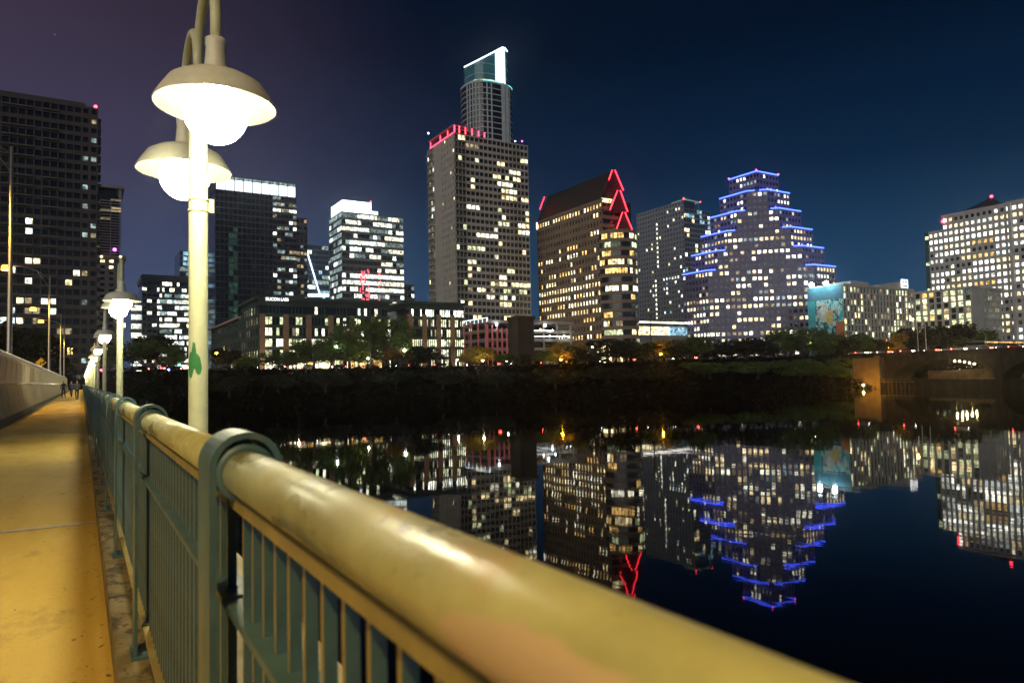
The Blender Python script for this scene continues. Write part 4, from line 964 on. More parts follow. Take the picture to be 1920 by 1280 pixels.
B.face((X, yA), (X, yS), 15, ns, fh, max(2, nA), 1.6, fh * .52, fh * .25, rows(.25, ('white', 'cool', 'bright'), hot2, .6, 96), .5)
B.wall.aab(X + .0, X + 30, yS + .01, yA, 15 + ns * fh, 15 + ns * fh + .9); B.wall.aab(X - .3, X + 50, yB, yS + .2, zt, zt + 1.4)
yc = on_x(1897, 500, X).y; B.wall.aab(X - 1.6, X - .02, yc - 1.6, yc, 15, zt + 1)
B.done(wallmat('white_stone', (.44, .43, .43)))
gl = MB().aab(X + 2, X + 18, yA + .01, yA + 3.5, 15, 15 + (ns + .3) * fh); B.part('green_glass_bay', gl, mat('green_glass', (.02, .07, .07), .15))
for j in (6, 9, 10, 14, 18): B.part('window', MB().aab(X + 1.9, X + 1.98, yA + .5, yA + 3, 15 + j * fh + .6, 15 + j * fh + 2.6), LIT['green'])
ap = on_x(1859, 370, X + 22); y0_ = on_x(1805, 400, X).y; rf = MB()
yd = 2 * ap.y - y0_
rf.v += [Vector(v) for v in ((X + .5, y0_, zt + 1.41), (X + .5, yd, zt + 1.41), (X + 44, yd, zt + 1.41), (X + 44, y0_, zt + 1.41), (X + 22, ap.y, ap.z))]
rf.f += [(1, 0, 4), (2, 1, 4), (3, 2, 4), (0, 3, 4), (0, 1, 2, 3)]
B.part('roof', rf, roofM); beacon(B, (X + 22, ap.y, ap.z + .5), .8); beacon(B, on_x(1767, 415, X - 1), .7)
# 15 --- roof edge of a taller block behind it
X2 = 520; a = on_x(1888, 378, X2); zt = on_x(1915, 360, X2).z
B = Bld('rear_office', 'pale office top with lit louvres peeking out at far right edge', loc=(X2 + 15, a.y - 20, 15), indiv=40)
B.core.aab(X2 + .4, X2 + 30, a.y - 50, a.y, 15, a.z - 2); B.wall.aab(X2, X2 + 30, a.y - 50, a.y + 1, a.z - .6, a.z); B.wall.aab(X2, X2 + 30, a.y - 50, a.y - 10, a.z + .01, zt)
for i in range(12): B.panes.append(('green', Vector((X2 + .3, a.y - 2 - i * 3, a.z - 3.4)), -math.pi / 2, 2.2, 4.0))
B.done(wallmat('rear_office_wall', (.4, .42, .4)))

# 16 --- river-front office blocks (brick pilasters, glass floors)
Y = 240; c_ = on_y(484, 556, Y); x0 = c_.x; xm = on_y(735, 568, Y).x; zt = c_.z; yL = on_x(396, 602, x0).y
brick = wallmat('tan_brick', (.30, .19, .11), .3, 1.2); greenM = wallmat('dark_green_steel', (.035, .06, .055))
def river_block(name, label, x0, x1, zt, nbay, seed, west=None):
    B = Bld(name, label, loc=base_of(x0, x1, Y, Y + 30)); nf = 6; fh = (zt - 2.2 - G0) / nf
    B.solid(x0, x1, Y, Y + 30, G0, zt - 2.2, .8)
    bw = (x1 - x0) / nbay; pil = MB(); rg = random.Random(seed)
    for i in range(nbay):
        a = x0 + i * bw; wide = 1.7
        pil.aab(a + .5, a + .5 + wide, Y - .25, Y + .8, G0, zt - (5.6 if name == 'corner_office' else 4.6))
    B.part('brick_pilasters', pil, brick)
    for j in range(nf + 1): B.wall.aab(x0, x1, Y + .05, Y + .8, G0 + j * fh - .55, G0 + j * fh + .55)
    for i in range(nbay):
        a = x0 + i * bw + .5 + 1.7
        for q in range(1, 5): B.wall.aab(a + (bw - 1.7) * q / 5 - .05, a + (bw - 1.7) * q / 5 + .05, Y + .12, Y + .8, G0, zt - 2.2)
    for j in range(nf):
        pr = [.8, .7, .95, .5, .6, .75][j]
        for i in range(nbay):
            if j == 5 and name == 'corner_office': pr = .08
            for q in range(5):
                if rg.random() < pr:
                    a = x0 + i * bw + 2.2 + (bw - 1.7) * q / 5
                    B.panes.append((rg.choice(('green', 'green', 'white', 'white', 'green', 'dim')) if j < 5 else rg.choice(('cool', 'white', 'bright')), Vector((a + (bw - 1.7) / 10, Y + .74, G0 + (j + .5) * fh)), 0, (bw - 1.7) / 5 - .12, fh - 1.15))
    B.wall.aab(x0 - 1.2, x1 + .6, Y - 1.4, Y + 30, zt - .9, zt); B.wall.aab(x0, x1, Y - .05, Y + 30, zt - 2.2, zt - .91)
    return B
B = river_block('corner_office', 'dark steel corner office with brick pilasters and white rooftop lettering', x0, xm - 1.0, zt, 6, 101)
# receding west wing with pinkish cornice
zw = on_x(478, 584, x0).z; nfw = 5; fw_ = (zw - G0) / nfw; B.core.aab(x0 + .5, x0 + 29, Y + 30.1, yL, G0, zw - .3)
B.face((x0, yL), (x0, Y + 30.1), G0, nfw, fw_, 16, (yL - Y - 30) / 16 * .6, fw_ * .6, fw_ * .2, rows(.12, ('dim', 'warm', 'dim'), {1: .25, 0: .6}, .3, 103), .5)
B.face((x0, Y + 30), (x0, Y + .9), G0, 6, (zt - 2.2 - G0) / 6, 7, 2.6, 2.4, .6, rows(.18, ('dim', 'green'), {1: .8, 0: .6}, .5, 104), .5)
B.done(greenM)
B.part('cornice', MB().aab(x0 - .9, x0 + .2, Y + 30.2, yL, zw - .28, zw + .5), wallmat('pink_cornice', (.42, .26, .24)))
B2 = river_block('terrace_office', 'dark steel office with bright top floor and brick pilasters beside corner office', on_y(762, 565, Y).x, on_y(868, 578, Y).x, on_y(800, 566, Y).z, 4, 105); B2.done(greenM)
def text(s, p, size, M, parent, rotz=0):
    c = bpy.data.curves.new('lettering', 'FONT'); c.body = s; c.size = size; c.extrude = .06; c.align_x = 'LEFT'
    o = bpy.data.objects.new('tmp', c); COL.objects.link(o); bpy.context.view_layer.update()
    me = bpy.data.meshes.new_from_object(o); bpy.data.objects.remove(o); me.materials.clear(); me.materials.append(M)
    o = bpy.data.objects.new('lettering', me); COL.objects.link(o); o.parent = parent; o.matrix_parent_inverse = Matrix.Translation(parent.location).inverted(); o.location = p; o.rotation_euler = (R(90), 0, rotz); return o
letM = glow_mat('sign_letters', (1, 1, 1), 2.2)
a, b_ = on_y(498, 563, Y - 1.6), on_y(541, 563, Y - 1.6)
t_ = text('SILICON LABS', a, 1.0, letM, B.root); t_.scale = ((b_.x - a.x) / max(v.co.x for v in t_.data.vertices), 1.45, 1)
# shop fronts at street level: storefront glow and scalloped lamps
sf = MB(); rg = random.Random(9)
for i in range(14):
    xx = x0 + 2 + i * 4.6; w_ = rg.uniform(1.2, 3.2)
    if xx < xm - 4: B.part('shop_window', MB().aab(xx, xx + w_, Y - .42, Y - .3, G0 + .4, G0 + 3.2), LIT[rg.choice(('warm', 'bright', 'white', 'amber', 'green'))])
B.part('shop_canopy', MB().aab(x0, xm - 1, Y - 2.2, Y - .45, G0 + 4.0, G0 + 4.3), greenM)

# 17 --- parking garage with red lit columns
Y = 268; c_ = on_y(913, 597, Y); x0 = c_.x; zt = c_.z; yL = on_x(868, 604, x0).y; xe = on_y(1076, 610, Y).x; xm = on_y(958, 600, Y).x
B = Bld('parking_garage', 'open parking garage with red lit columns and bright deck lamps', loc=base_of(x0, xe, Y, yL))
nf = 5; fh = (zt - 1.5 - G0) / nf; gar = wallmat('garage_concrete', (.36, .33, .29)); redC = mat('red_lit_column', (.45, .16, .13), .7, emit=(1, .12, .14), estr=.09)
for j in range(nf + 1):
    B.wall.aab(x0, xe, Y, yL, G0 + j * fh - .3, G0 + j * fh); B.wall.aab(x0, xe, Y, Y + .25, G0 + j * fh + .002, G0 + j * fh + 1.0); B.wall.aab(x0, x0 + .25, Y + .26, yL, G0 + j * fh + .002, G0 + j * fh + 1.0)
B.core.aab(x0 + 4, xe - 2, Y + 12, yL - 1, G0, zt - 2.2)
B.done(gar)
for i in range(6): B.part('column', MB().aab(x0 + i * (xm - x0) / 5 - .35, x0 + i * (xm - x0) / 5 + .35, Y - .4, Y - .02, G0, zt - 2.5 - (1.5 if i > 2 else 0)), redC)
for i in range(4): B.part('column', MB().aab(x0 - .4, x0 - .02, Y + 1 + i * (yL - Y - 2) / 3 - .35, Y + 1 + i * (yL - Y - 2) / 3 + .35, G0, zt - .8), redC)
for i in range(5): B.part('pier', MB().aab(xm + 2 + i * (xe - xm - 4) / 4 - .4, xm + 2.4 + i * (xe - xm - 4) / 4, Y - .3, Y - .02, G0, zt - 1.6), gar)
B.part('stair_wall', MB().aab(xm + .2, xm + 7, Y - .5, Y - .01, G0, zt - 6), wallmat('cream_stair_wall', (.5, .43, .28)))
top = MB().aab(x0 - .3, x0 - .1, Y, yL, zt + .2, zt + .5).aab(x0, x0 + .3, Y - .3, Y - .1, zt - 1, zt + .5)
for i in range(7): yy = Y + (yL - Y) * i / 6; top.aab(x0 - .29, x0 - .11, yy - .1, yy + .1, zt - 1.5, zt + .2)
B.part('roof_light_rail', top, glow_mat('roof_rail_light', (.8, .93, 1), 1.6))
for i, (px, py, c, s_) in enumerate(((931, 608, (.8, .85, 1), 1), (1023, 610, (.8, .9, 1), .8), (1014, 618, (1, .75, .5), .7), (1036, 619, (.9, 1, 1), .6), (1031, 630, (.9, 1, 1), .7), (1057, 630, (.9, 1, 1), .7), (1066, 631, (.9, 1, 1), .5))):
    q = on_y(px, py, Y - .9); B.part('deck_lamp', sphere(q, .5 * s_, 10, 6), glow_mat('deck_lamp_%d' % i, c, 34, 'AUTO'), True)
for i, (pa, pb, py) in enumerate(((955, 970, 618.5), (1001, 1036, 619.5), (1000, 1068, 630.5))):
    q0, q1 = on_y(pa, py, Y - .45), on_y(pb, py, Y - .45); B.part('deck_tube_light', MB().tube([q0, q1], .16, 6), glow_mat('deck_tube', (.9, 1, 1), 2.2))
# 18 --- dark square brick tower standing on the bank
Y = 214; a, b_ = on_y(970, 592, Y), on_y(1000, 592, Y); zb = ground_z(a.x, Y)
B = Bld('brick_shaft', 'dark square brick shaft rising from the bank before the garage', cat='tower', loc=((a.x + b_.x) / 2, Y + 3, zb - 1))
w_ = b_.x - a.x; sb = MB().aab(a.x + .25, b_.x - .25, Y, Y + w_ - .5, zb - 2, a.z - 1.2); B.part('shaft', sb, wallmat('dark_brick', (.045, .036, .024), .4, 2))
for i in range(4): B.part('corner_pier', MB().aab(*((a.x, a.x + 1) if i % 2 else (b_.x - 1, b_.x)), *((Y - .25, Y + .7) if i < 2 else (Y + w_ - 1.2, Y + w_ - .25)), zb - 2, a.z - 1.21), MATS['dark_brick'])
B.part('cap', MB().aab(a.x - .4, b_.x + .4, Y - .6, Y + w_ + .1, a.z - 1.19, a.z), MATS['dark_brick'])
# 19 --- low building and canopy left of the bridge
Y = 226; a, b_ = on_y(6, 604, Y), on_y(98, 628, Y)
B = Bld('low_roadside_building', 'low dark building with sloping roof and warm windows beyond the barrier', loc=base_of(a.x, b_.x, Y, Y + 15))
B.core.aab(a.x - 10, b_.x, Y + .3, Y + 14, G0, G0 + 9.0)
rg = random.Random(6)
for i in range(16): B.wall.aab(a.x - 10 + i * 1.9, a.x - 9.7 + i * 1.9, Y, Y + .29, G0, G0 + 9)
for i in range(13):
    if rg.random() < .65: B.panes.append((rg.choice(('amber', 'dim', 'warm', 'dim')), Vector((a.x - 8 + i * 1.9, Y + .24, G0 + 7.2 - i * .12)), 0, 1.2, 1.9))
B.done(wallmat('roadside_wall', (.09, .065, .045)))
B.part('roof', MB().prism([(a.x - 12, Y - 2.5), (b_.x + 1.5, Y - 2.5), (b_.x + 1.5, Y + 15), (a.x - 12, Y + 15)], [G0 + 11.6, G0 + 9.1, G0 + 9.1, G0 + 11.6], [G0 + 12.2, G0 + 9.7, G0 + 9.7, G0 + 12.2]), wallmat('roadside_roof', (.12, .09, .06)))

# ================================================================== FAR ARCHED BRIDGE
XBR = 262.0
def bz(px, py): return on_x(px, py, XBR)
zdk = 15.2
brM = mat('old_bridge_concrete', (.022, .017, .010), .95, noise=.4, scale=.4, spec=.05); dirty(brM, (.05, .04, .025), .5, .5, .7, (1, 1, .4))
AB = thing('arched_bridge', 'long concrete arched road bridge crossing the river at right', 'bridge', (XBR + 9, 120, -2))
ya0, ya1 = bz(1604, 700).y, bz(1658, 700).y
sp = MB(); SP0 = []
aL, aR = bz(1674, 700).y, bz(1866, 700).y; span = aL - aR; gap = bz(1866, 700).y - bz(1880, 700).y
spans = [(aL - i * (span + gap), aL - i * (span + gap) - span) for i in range(4)]
def arch_z(y):
    for a, b_ in spans:
        if b_ <= y <= a:
            t = (y - (a + b_) / 2) / ((a - b_) / 2); return 5.6 + 7.2 * max(0, 1 - abs(t) ** 2.1) ** .62
    return None
deck = MB().aab(XBR - .5, XBR + 12.5, spans[-1][1] - 4, 186, zdk - 1.4, zdk); deck.build('deck', brM, AB)
for sx in (XBR - .5, XBR + 12.1):
    MB().aab(sx, sx + .4, spans[-1][1] - 4, 184, zdk + .003, zdk + .42).build('parapet', brM, AB)
for k_, (a, b_) in enumerate(spans):
    mb = MB(); n = 28; ys = [a + (b_ - a) * i / n for i in range(n + 1)]
    for xx0, xx1 in ((XBR, XBR + 1.2), (XBR + 10.8, XBR + 12)):
        mb = MB()
        for y0, y1 in zip(ys, ys[1:]): mb.prism([(xx0, y1), (xx1, y1), (xx1, y0), (xx0, y0)], [arch_z(y1), arch_z(y1), arch_z(y0), arch_z(y0)], zdk - 1.41)
        mb.build('spandrel_wall', brM, AB)
    mb = MB()
    for y0, y1 in zip(ys, ys[1:]): mb.prism([(XBR - .25, y1), (XBR + 12.2, y1), (XBR + 12.2, y0), (XBR - .25, y0)], [arch_z(y1) - .02] * 2 + [arch_z(y0) - .02] * 2, [arch_z(y1) + .8] * 2 + [arch_z(y0) + .8] * 2)
    mb.build('arch_ring', brM, AB)
    MB().aab(XBR - .6, XBR + 12.6, b_ - gap, b_, -3, zdk - 1.42).build('pier', brM, AB)
MB().aab(XBR + .02, XBR + 12, aL, ya1 - .2, -2, zdk - 1.42).build('approach_wall', brM, AB)
for a, b_ in spans[:2]: MB().aab(XBR - .1, XBR + 11.9, b_ + .02, a - .02, -2, 5.4).build('plinth', brM, AB)
ab_ = MB(); ab_.prism([(XBR - 1.6, ya1), (XBR + 13, ya1), (XBR + 13, ya0), (XBR - 1.6, ya0)], -2, zdk - 1.43)
ab_.aab(XBR - 2.4, XBR - 1.62, ya1 + .3, ya1 + 2.2, -2, zdk - .6)
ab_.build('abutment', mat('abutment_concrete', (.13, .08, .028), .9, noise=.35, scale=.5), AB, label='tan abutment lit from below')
for i in range(5):
    q = bz(1779 + i * 9.2, 676 + i * 1.9); q.x = XBR + 4; q.z = arch_z(min(max(q.y, aR + 1), aL - 1)) - 1.0 if arch_z(q.y) else 10
    sphere(q, .22, 8, 6).build('soffit_lamp', glow_mat('soffit_lamp', (1, .70, .25), 700, 'AUTO'), AB, True)
def added_bollard(p, lab, L_, h=.9):  # low lamp added to light the abutment
    T = thing('added_light', lab, 'added light', p, 'added low lights by the arched bridge'); x, y, z = p
    MB().tube([(x, y, z - .3), (x, y, z + h)], .12, 8).build('post', MATS['sign_black'], T); sphere((x, y, z + h + .2), .22, 10, 6).build('globe', glow_mat('added_globe_%d' % L_, (1, .50, .05), L_, 'AUTO'), T, True)
added_bollard((XBR - 9, (ya0 + ya1) / 2 - 3, max(2.3, ground_z(XBR - 9, (ya0 + ya1) / 2 - 3))), 'low orange light added to shine on the bridge abutment', 2400)
RW = thing('added_backing_wall', 'tan wall added behind the first arch to catch warm light', 'wall', (XBR + 45, 140, 0)); tanM = mat('added_wall_stone', (.15, .095, .03), .9, col2=(.04, .026, .009), scale=.35, bump=.4)  # wall added behind the arch to show warm light through it
for i in range(12):
    y0 = 92 + i * 6; MB().prism([(XBR + 36 + i * .3, y0), (XBR + 50, y0), (XBR + 50, y0 + 5.95), (XBR + 36 + i * .3, y0 + 5.95)], -2, 8.2 + .5 * math.sin(i * 1.7)).build('added_wall_block', tanM, RW)
# road lamps on that bridge
orM = glow_mat('orange_lamp', (1, .55, .12), 60, 'AUTO')
for i, (px, lit) in enumerate(((1722, True), (1737, False), (1850, False))):
    q = bz(px, 660); x_ = XBR + 11.6; q = on_x(px, 660, x_); L_ = thing('bridge_street_lamp', ['street lamp with orange glow on the far arched bridge', 'unlit lamp pole right of the orange lamp on arched bridge', 'thin unlit lamp pole over the first arch of far bridge'][i], 'street lamp', (x_, q.y, zdk), 'lamps on the arched bridge')
    hz = on_x(px, 597 if i < 2 else 622, x_).z
    MB().tube([(x_, q.y, zdk), (x_, q.y, hz - 1.2), (x_ - .4, q.y + .5, hz - .2), (x_ - .8, q.y + 1.3, hz)], [.14, .11, .09, .07], 8).build('pole', steel, L_)
    MB().aab(x_ - 1.2, x_ - .5, q.y + 1.1, q.y + 1.9, hz - .1, hz + .15).build('lamp_head', steel, L_)
    if lit: sphere((x_ - .85, q.y + 1.5, hz - .2), .6, 10, 6).build('lamp_lens', orM, L_, True)
# small boardwalk by the abutment
bw_ = thing('boardwalk', 'short lit boardwalk with rails between abutment and first arch', 'boardwalk', (XBR - 4, aL, 0)); q0, q1 = bz(1660, 712), bz(1722, 712)
wood = mat('boardwalk_wood', (.08, .055, .03), .8, noise=.3, scale=2)
MB().aab(XBR - 5, XBR - 2.6, q1.y, q0.y, 4.4, 4.7).build('deck', wood, bw_)
for z_ in (5.3, 5.75): MB().aab(XBR - 5, XBR - 4.9, q1.y, q0.y, z_, z_ + .1).build('rail', wood, bw_)
for i in range(8): yy = q1.y + (q0.y - q1.y) * (i + .5) / 8; MB().aab(XBR - 4.9, XBR - 4.75, yy - .07, yy + .07, -2, 5.8).build('post', wood, bw_)

# ================================================================== TREES
rgT = random.Random(77)
def leafmat(name, col, col2): return mat(name, col, .8, col2=col2, scale=.35, spec=.15)
bankspec = 0
LEAF = {'dark': leafmat('leaf_dark', (.020, .030, .012), (.008, .012, .006)), 'green': leafmat('leaf_green', (.11, .17, .03), (.045, .08, .015)),
        'yellow': leafmat('leaf_yellow', (.45, .30, .02), (.14, .11, .015)), 'orange': leafmat('leaf_orange', (.26, .13, .02), (.09, .06, .015))}
bark = mat('bark', (.07, .05, .035), .9, noise=.4, scale=3)
def crown_mesh(seed, n=4200, kind='round'):
    rg = random.Random(seed); mb = MB(); blobs = []
    for i in range(11):
        a = rg.uniform(0, 6.3); r = rg.uniform(.1, .34); blobs.append((Vector((r * math.cos(a), r * math.sin(a), rg.uniform(.34, .86))), rg.uniform(.14, .24)))
    for i in range(n):
        c, r = rg.choice(blobs); d = Vector((rg.gauss(0, 1), rg.gauss(0, 1), rg.gauss(0, .8))).normalized() * r * rg.uniform(.45, 1.08) ** .6; p = c + d
        u = Vector((rg.gauss(0, 1), rg.gauss(0, 1), rg.gauss(0, 1))).normalized(); v = u.cross(Vector((rg.gauss(0, 1), rg.gauss(0, 1), rg.gauss(0, 1)))).normalized(); s_ = rg.uniform(.016, .036)
        mb.quad(p - u * s_, p - v * s_ * .6, p + u * s_, p + v * s_ * .6)
    return mb, blobs
def trunk_mb(seed, blobs):
    rg = random.Random(seed); mb = MB().tube([(0, 0, -.04), (.005, 0, .15), (.01, -.01, .36), (0, 0, .55)], [.028, .020, .015, .006], 7)
    for c, r in blobs: mb.tube([(.005, 0, rg.uniform(.2, .34)), ((c.x) * .5, c.y * .5, c.z - .16), c], [.010, .007, .002], 5)
    return mb
CM = {}; TM = {}
for sd_ in range(5):
    mb, bl = crown_mesh(100 + sd_); TM[sd_] = trunk_mb(sd_, bl).mesh('trunk', bark)
    for k in LEAF: CM[(sd_, k)] = mb.mesh('crown', LEAF[k])
def bank_pos(px, s_, py=690):
    d = ray(px, py); d = Vector((d.x, d.y)); t = 120
    while t < 600:
        p = d * t
        if p.y >= shore(p.x) + s_: break
        t += .5
    return p.x, p.y
def tree(name, label, px, top, s_, wpx, key, group='trees along the river bank', seed=None, pos=None):
    x, y = pos or bank_pos(px, s_); z = ground_z(x, y); dist = x * fw.x + y * fw.y
    h = on_y(px, top - 7, y).z - z; w = 1.35 * wpx * dist / F; sd_ = rgT.randrange(5) if seed is None else seed
    T = thing(name, label, 'tree', (x, y, z), group, local=True)
    for nm, me in (('trunk', TM[sd_]), ('crown', CM[(sd_, key)])):
        o = bpy.data.objects.new(nm, me); COL.objects.link(o); o.parent = T
    T.scale = (w / .95, w / .95, h / 1.05); T.rotation_euler = (0, 0, rgT.uniform(0, 6.3)); return T
TREES = [(428, 652, 31, 44, 'dark', 'dark round tree just right of the near lamp pole'), (470, 668, 25, 46, 'green', 'small green tree before the receding wing of corner office'),
    (522, 662, 26, 58, 'green', 'green street tree below the white rooftop lettering'), (588, 640, 25, 66, 'green', 'leafy green tree left of the dark utility pole'),
    (655, 606, 24, 86, 'green', 'large green tree hugging the dark utility pole on its left'), (728, 598, 25, 80, 'green', 'large green tree right of the dark utility pole'),
    (752, 648, 23, 56, 'orange', 'small orange leaved tree below the gap between river offices'), (806, 652, 22, 66, 'dark', 'dark bush-like tree left of the bare tree'),
    (880, 662, 26, 40, 'yellow', 'small yellow tree just right of the bare tree'), (912, 652, 25, 52, 'yellow', 'yellow green tree before the red garage columns'), (948, 664, 24, 40, 'green', 'small green tree left of the brick shaft'),
    (1022, 664, 25, 44, 'green', 'small green tree right of the brick shaft'), (1066, 648, 27, 62, 'yellow', 'glowing yellow tree before the stone arcade'), (1108, 668, 22, 50, 'dark', 'low dark tree below the bowed bay'),
    (1155, 638, 21, 84, 'dark', 'broad dark tree under the neon gable tower'), (1204, 648, 22, 56, 'dark', 'dark tree left of the thin utility pole'), (1246, 642, 27, 58, 'yellow', 'golden tree below the river pavilion'),
    (1294, 634, 25, 74, 'green', 'green tree at the left foot of the stepped tower'), (1345, 640, 22, 60, 'dark', 'dark tree below the middle of the stepped tower'), (1400, 636, 20, 92, 'dark', 'widest dark tree below the stepped tower'),
    (1452, 640, 23, 60, 'green', 'green tree between stepped tower and mural'), (1502, 620, 22, 100, 'green', 'large green tree left of the mural wall'), (1548, 630, 18, 70, 'green', 'green tree directly below the mural'),
    (1598, 630, 22, 64, 'green', 'pale green tree above the arched bridge abutment'), (1640, 636, 20, 56, 'dark', 'dark tree behind the abutment, right of pale one'), (1738, 612, 17, 76, 'dark', 'dark tree behind the orange bridge lamp'),
    (1782, 606, 16, 76, 'dark', 'tall dark tree before the hotel wing'), (1822, 618, 15, 70, 'green', 'green tree before the blue lit restaurant'), (1872, 640, 14, 66, 'dark', 'dark tree at far right above the bridge deck'),
    (248, 640, 30, 60, 'green', 'green tree behind the second lamp post'), (292, 628, 34, 66, 'dark', 'dark tree before the grey office block'), (322, 650, 28, 46, 'green', 'small green tree left of the near lamp pole'), (205, 648, 27, 50, 'green', 'green tree beyond the end of the railing'),
    (20, 600, 12, 120, 'dark', 'big dark tree beyond the concrete barrier at left'), (66, 628, 14, 90, 'dark', 'dark tree beside the second road lamp'), (100, 640, 22, 60, 'dark', 'dark tree past the far barrier end')]
TREES += [(430, 708, 9, 70, 'dark', 'dark bank tree low beside the near lamp pole'), (520, 704, 11, 60, 'dark', 'dark bank tree on the slope below the corner office sign'), (610, 702, 10, 76, 'dark', 'dark bank tree on the slope left of the utility pole'), (742, 700, 11, 66, 'dark', 'dark bank tree on the slope right of the utility pole'), (830, 698, 10, 80, 'dark', 'dark bank tree on the slope below the bare tree'),
    (930, 700, 10, 60, 'dark', 'dark bank tree on the slope left of the brick shaft'), (1040, 696, 9, 80, 'dark', 'dark bank tree on the slope below the yellow tree'), (1140, 690, 11, 70, 'dark', 'dark bank tree on the slope below the neon tower'), (1235, 688, 10, 84, 'dark', 'dark bank tree on the slope below the golden tree'), (1330, 682, 12, 76, 'green', 'green bank tree on the slope below the stepped tower'),
    (1420, 680, 11, 90, 'green', 'broad green bank tree on the slope left of the abutment'), (1500, 676, 10, 86, 'green', 'green bank tree below the large green tree by mural'), (1560, 678, 9, 70, 'green', 'green bank tree nearest the bridge abutment'),
    (1085, 656, 21, 50, 'dark', 'dark tree right below the glowing yellow tree'), (1182, 650, 24, 60, 'green', 'green tree behind the broad dark tree under neon tower'), (1268, 646, 21, 56, 'dark', 'dark tree right of the golden tree'), (1320, 648, 24, 50, 'dark', 'dark tree between green tree and stepped tower middle'),
    (1372, 650, 25, 56, 'green', 'green tree peeking behind the widest dark tree'), (1428, 650, 20, 54, 'dark', 'dark tree right of the widest dark one'), (1474, 634, 25, 64, 'green', 'green tree left of the large green tree by the mural'), (1572, 640, 15, 60, 'dark', 'dark tree just left of the abutment'),
    (1620, 642, 24, 60, 'green', 'green tree behind the abutment top'), (1706, 628, 20, 60, 'dark', 'dark tree between yellow bush and orange lamp'), (1762, 622, 20, 70, 'green', 'green tree behind the tall dark hotel tree'),
    (555, 660, 27, 50, 'green', 'green street tree between shop lamps'), (620, 650, 28, 50, 'green', 'green tree left behind the large utility pole tree'), (690, 640, 28, 60, 'green', 'green tree behind the dark utility pole'), (780, 664, 25, 44, 'dark', 'small dark tree under the brilliant white lamp'),
    (985, 668, 26, 36, 'dark', 'small dark tree at foot of the brick shaft'), (1000, 660, 29, 40, 'green', 'small green tree behind the brick shaft')]
for (px, top, s_, w_, key, lab) in TREES: tree('street_tree', lab, px, top, s_, w_, key)
tree('round_bush', 'round yellow lit bush behind the arched bridge parapet', 1680, 632, 19, 46, 'yellow', seed=1)
# bare branching tree
x, y = bank_pos(843, 22); z = ground_z(x, y); T = thing('bare_tree', 'bare forked tree without leaves before the terrace office', 'tree', (x, y, z)); rg = random.Random(12); tr = MB(); tw = MB()
h = on_y(843, 618, y).z - z
def branch(p, d, L_, r, lev):
    q = p + d * L_; (tr if lev < 2 else tw).tube([p, p + d * L_ * .5 + Vector((rg.uniform(-.1, .1), rg.uniform(-.1, .1), .05)), q], [r, r * .8, r * .55], 5)
    if lev < 5:
        for _ in range(3 if lev else 4):
            e = (d + Vector((rg.gauss(0, .42), rg.gauss(0, .42), rg.uniform(0, .35)))).normalized(); branch(q, e, L_ * rg.uniform(.62, .85), r * .58, lev + 1)
branch(Vector((x, y, z - .2)), Vector((0, 0, 1)), h * .22, .24, 0)
tr.build('trunk', bark, T); tw.build('twigs', bark, T)
# dark bank vegetation
vg = MB(); rg = random.Random(31)
for i in range(15000):
    x = rg.uniform(-40, 400); s_ = rg.uniform(-.5, 21.5); y = shore(x) + s_; z = ground_z(x, y) + rg.uniform(.05, 1.9 if s_ < 17 else 1.1)
    if XBR - 3 < x < XBR + 14 and y < 185: continue
    if abs(x) < 14 and False: continue
    if -14 < x < 1.2 and y < END + 1 and z > 6: continue
    u = Vector((rg.gauss(0, 1), rg.gauss(0, 1), rg.gauss(0, 1))).normalized() * rg.uniform(.25, .7); v = u.cross(Vector((rg.gauss(0, 1), rg.gauss(0, 1), rg.gauss(0, 1)))).normalized() * rg.uniform(.2, .5); c = Vector((x, y, z)); vg.quad(c - u, c - v, c + u, c + v)
for k in range(420):
    x = rg.uniform(-40, 258); s_ = rg.uniform(12, 23); y = shore(x) + s_; z = ground_z(x, y); hh = rg.uniform(.8, 2.6) if s_ > 18 else rg.uniform(1.5, 4.5); rr_ = rg.uniform(.8, 2.2)
    if -14 < x < 2.5: continue
    for q in range(34):
        d = Vector((rg.gauss(0, .5) * rr_, rg.gauss(0, .5) * rr_, abs(rg.gauss(.5, .28)) * hh)); c = Vector((x, y, z)) + d
        u = Vector((rg.gauss(0, 1), rg.gauss(0, 1), rg.gauss(0, 1))).normalized() * rg.uniform(.15, .4); v = u.cross(Vector((rg.gauss(0, 1), rg.gauss(0, 1), rg.gauss(0, 1)))).normalized() * rg.uniform(.12, .3); vg.quad(c - u, c - v, c + u, c + v)
tag(vg.build('bank_vegetation', mat('bank_leaf', (.007, .0075, .0025), .95, col2=(.0015, .0018, .0006), scale=.2, spec=0)), 'dense dark shrubs covering the river bank', 'shrubs', kind='stuff')

# ================================================================== STREET LAMPS, POLES, CARS, PEOPLE
LAMPC = {'white': ((.92, 1, 1), 60), 'warm': ((1, .80, .45), 30), 'orange': ((1, .42, .006), 30)}
def park_lamp(px, py, s_, c, label, e=500, r=.32):
    x, y = bank_pos(px, s_); z = ground_z(x, y); zl = on_y(px, py, y).z; col, st_ = LAMPC[c]
    T = thing('park_lamp', label, 'street lamp', (x, y, z), 'lamps along the river street')
    MB().tube([(x, y, z - .2), (x, y, z + .4), (x, y, zl - r)], [.12, .08, .06], 8).build('pole', MATS['sign_black'], T)
    MB().lathe([(.08, -r * 1.05), (.2, -r * .8), (.02, -r * .8)], (x, y, zl), 10).build('collar', MATS['sign_black'], T)
    sphere((x, y, zl), r, 12, 8).build('globe', glow_mat('park_globe_%s_%d' % (c, px), col, 1.7 * e / (39.5 * r * r), 'AUTO'), T, True)
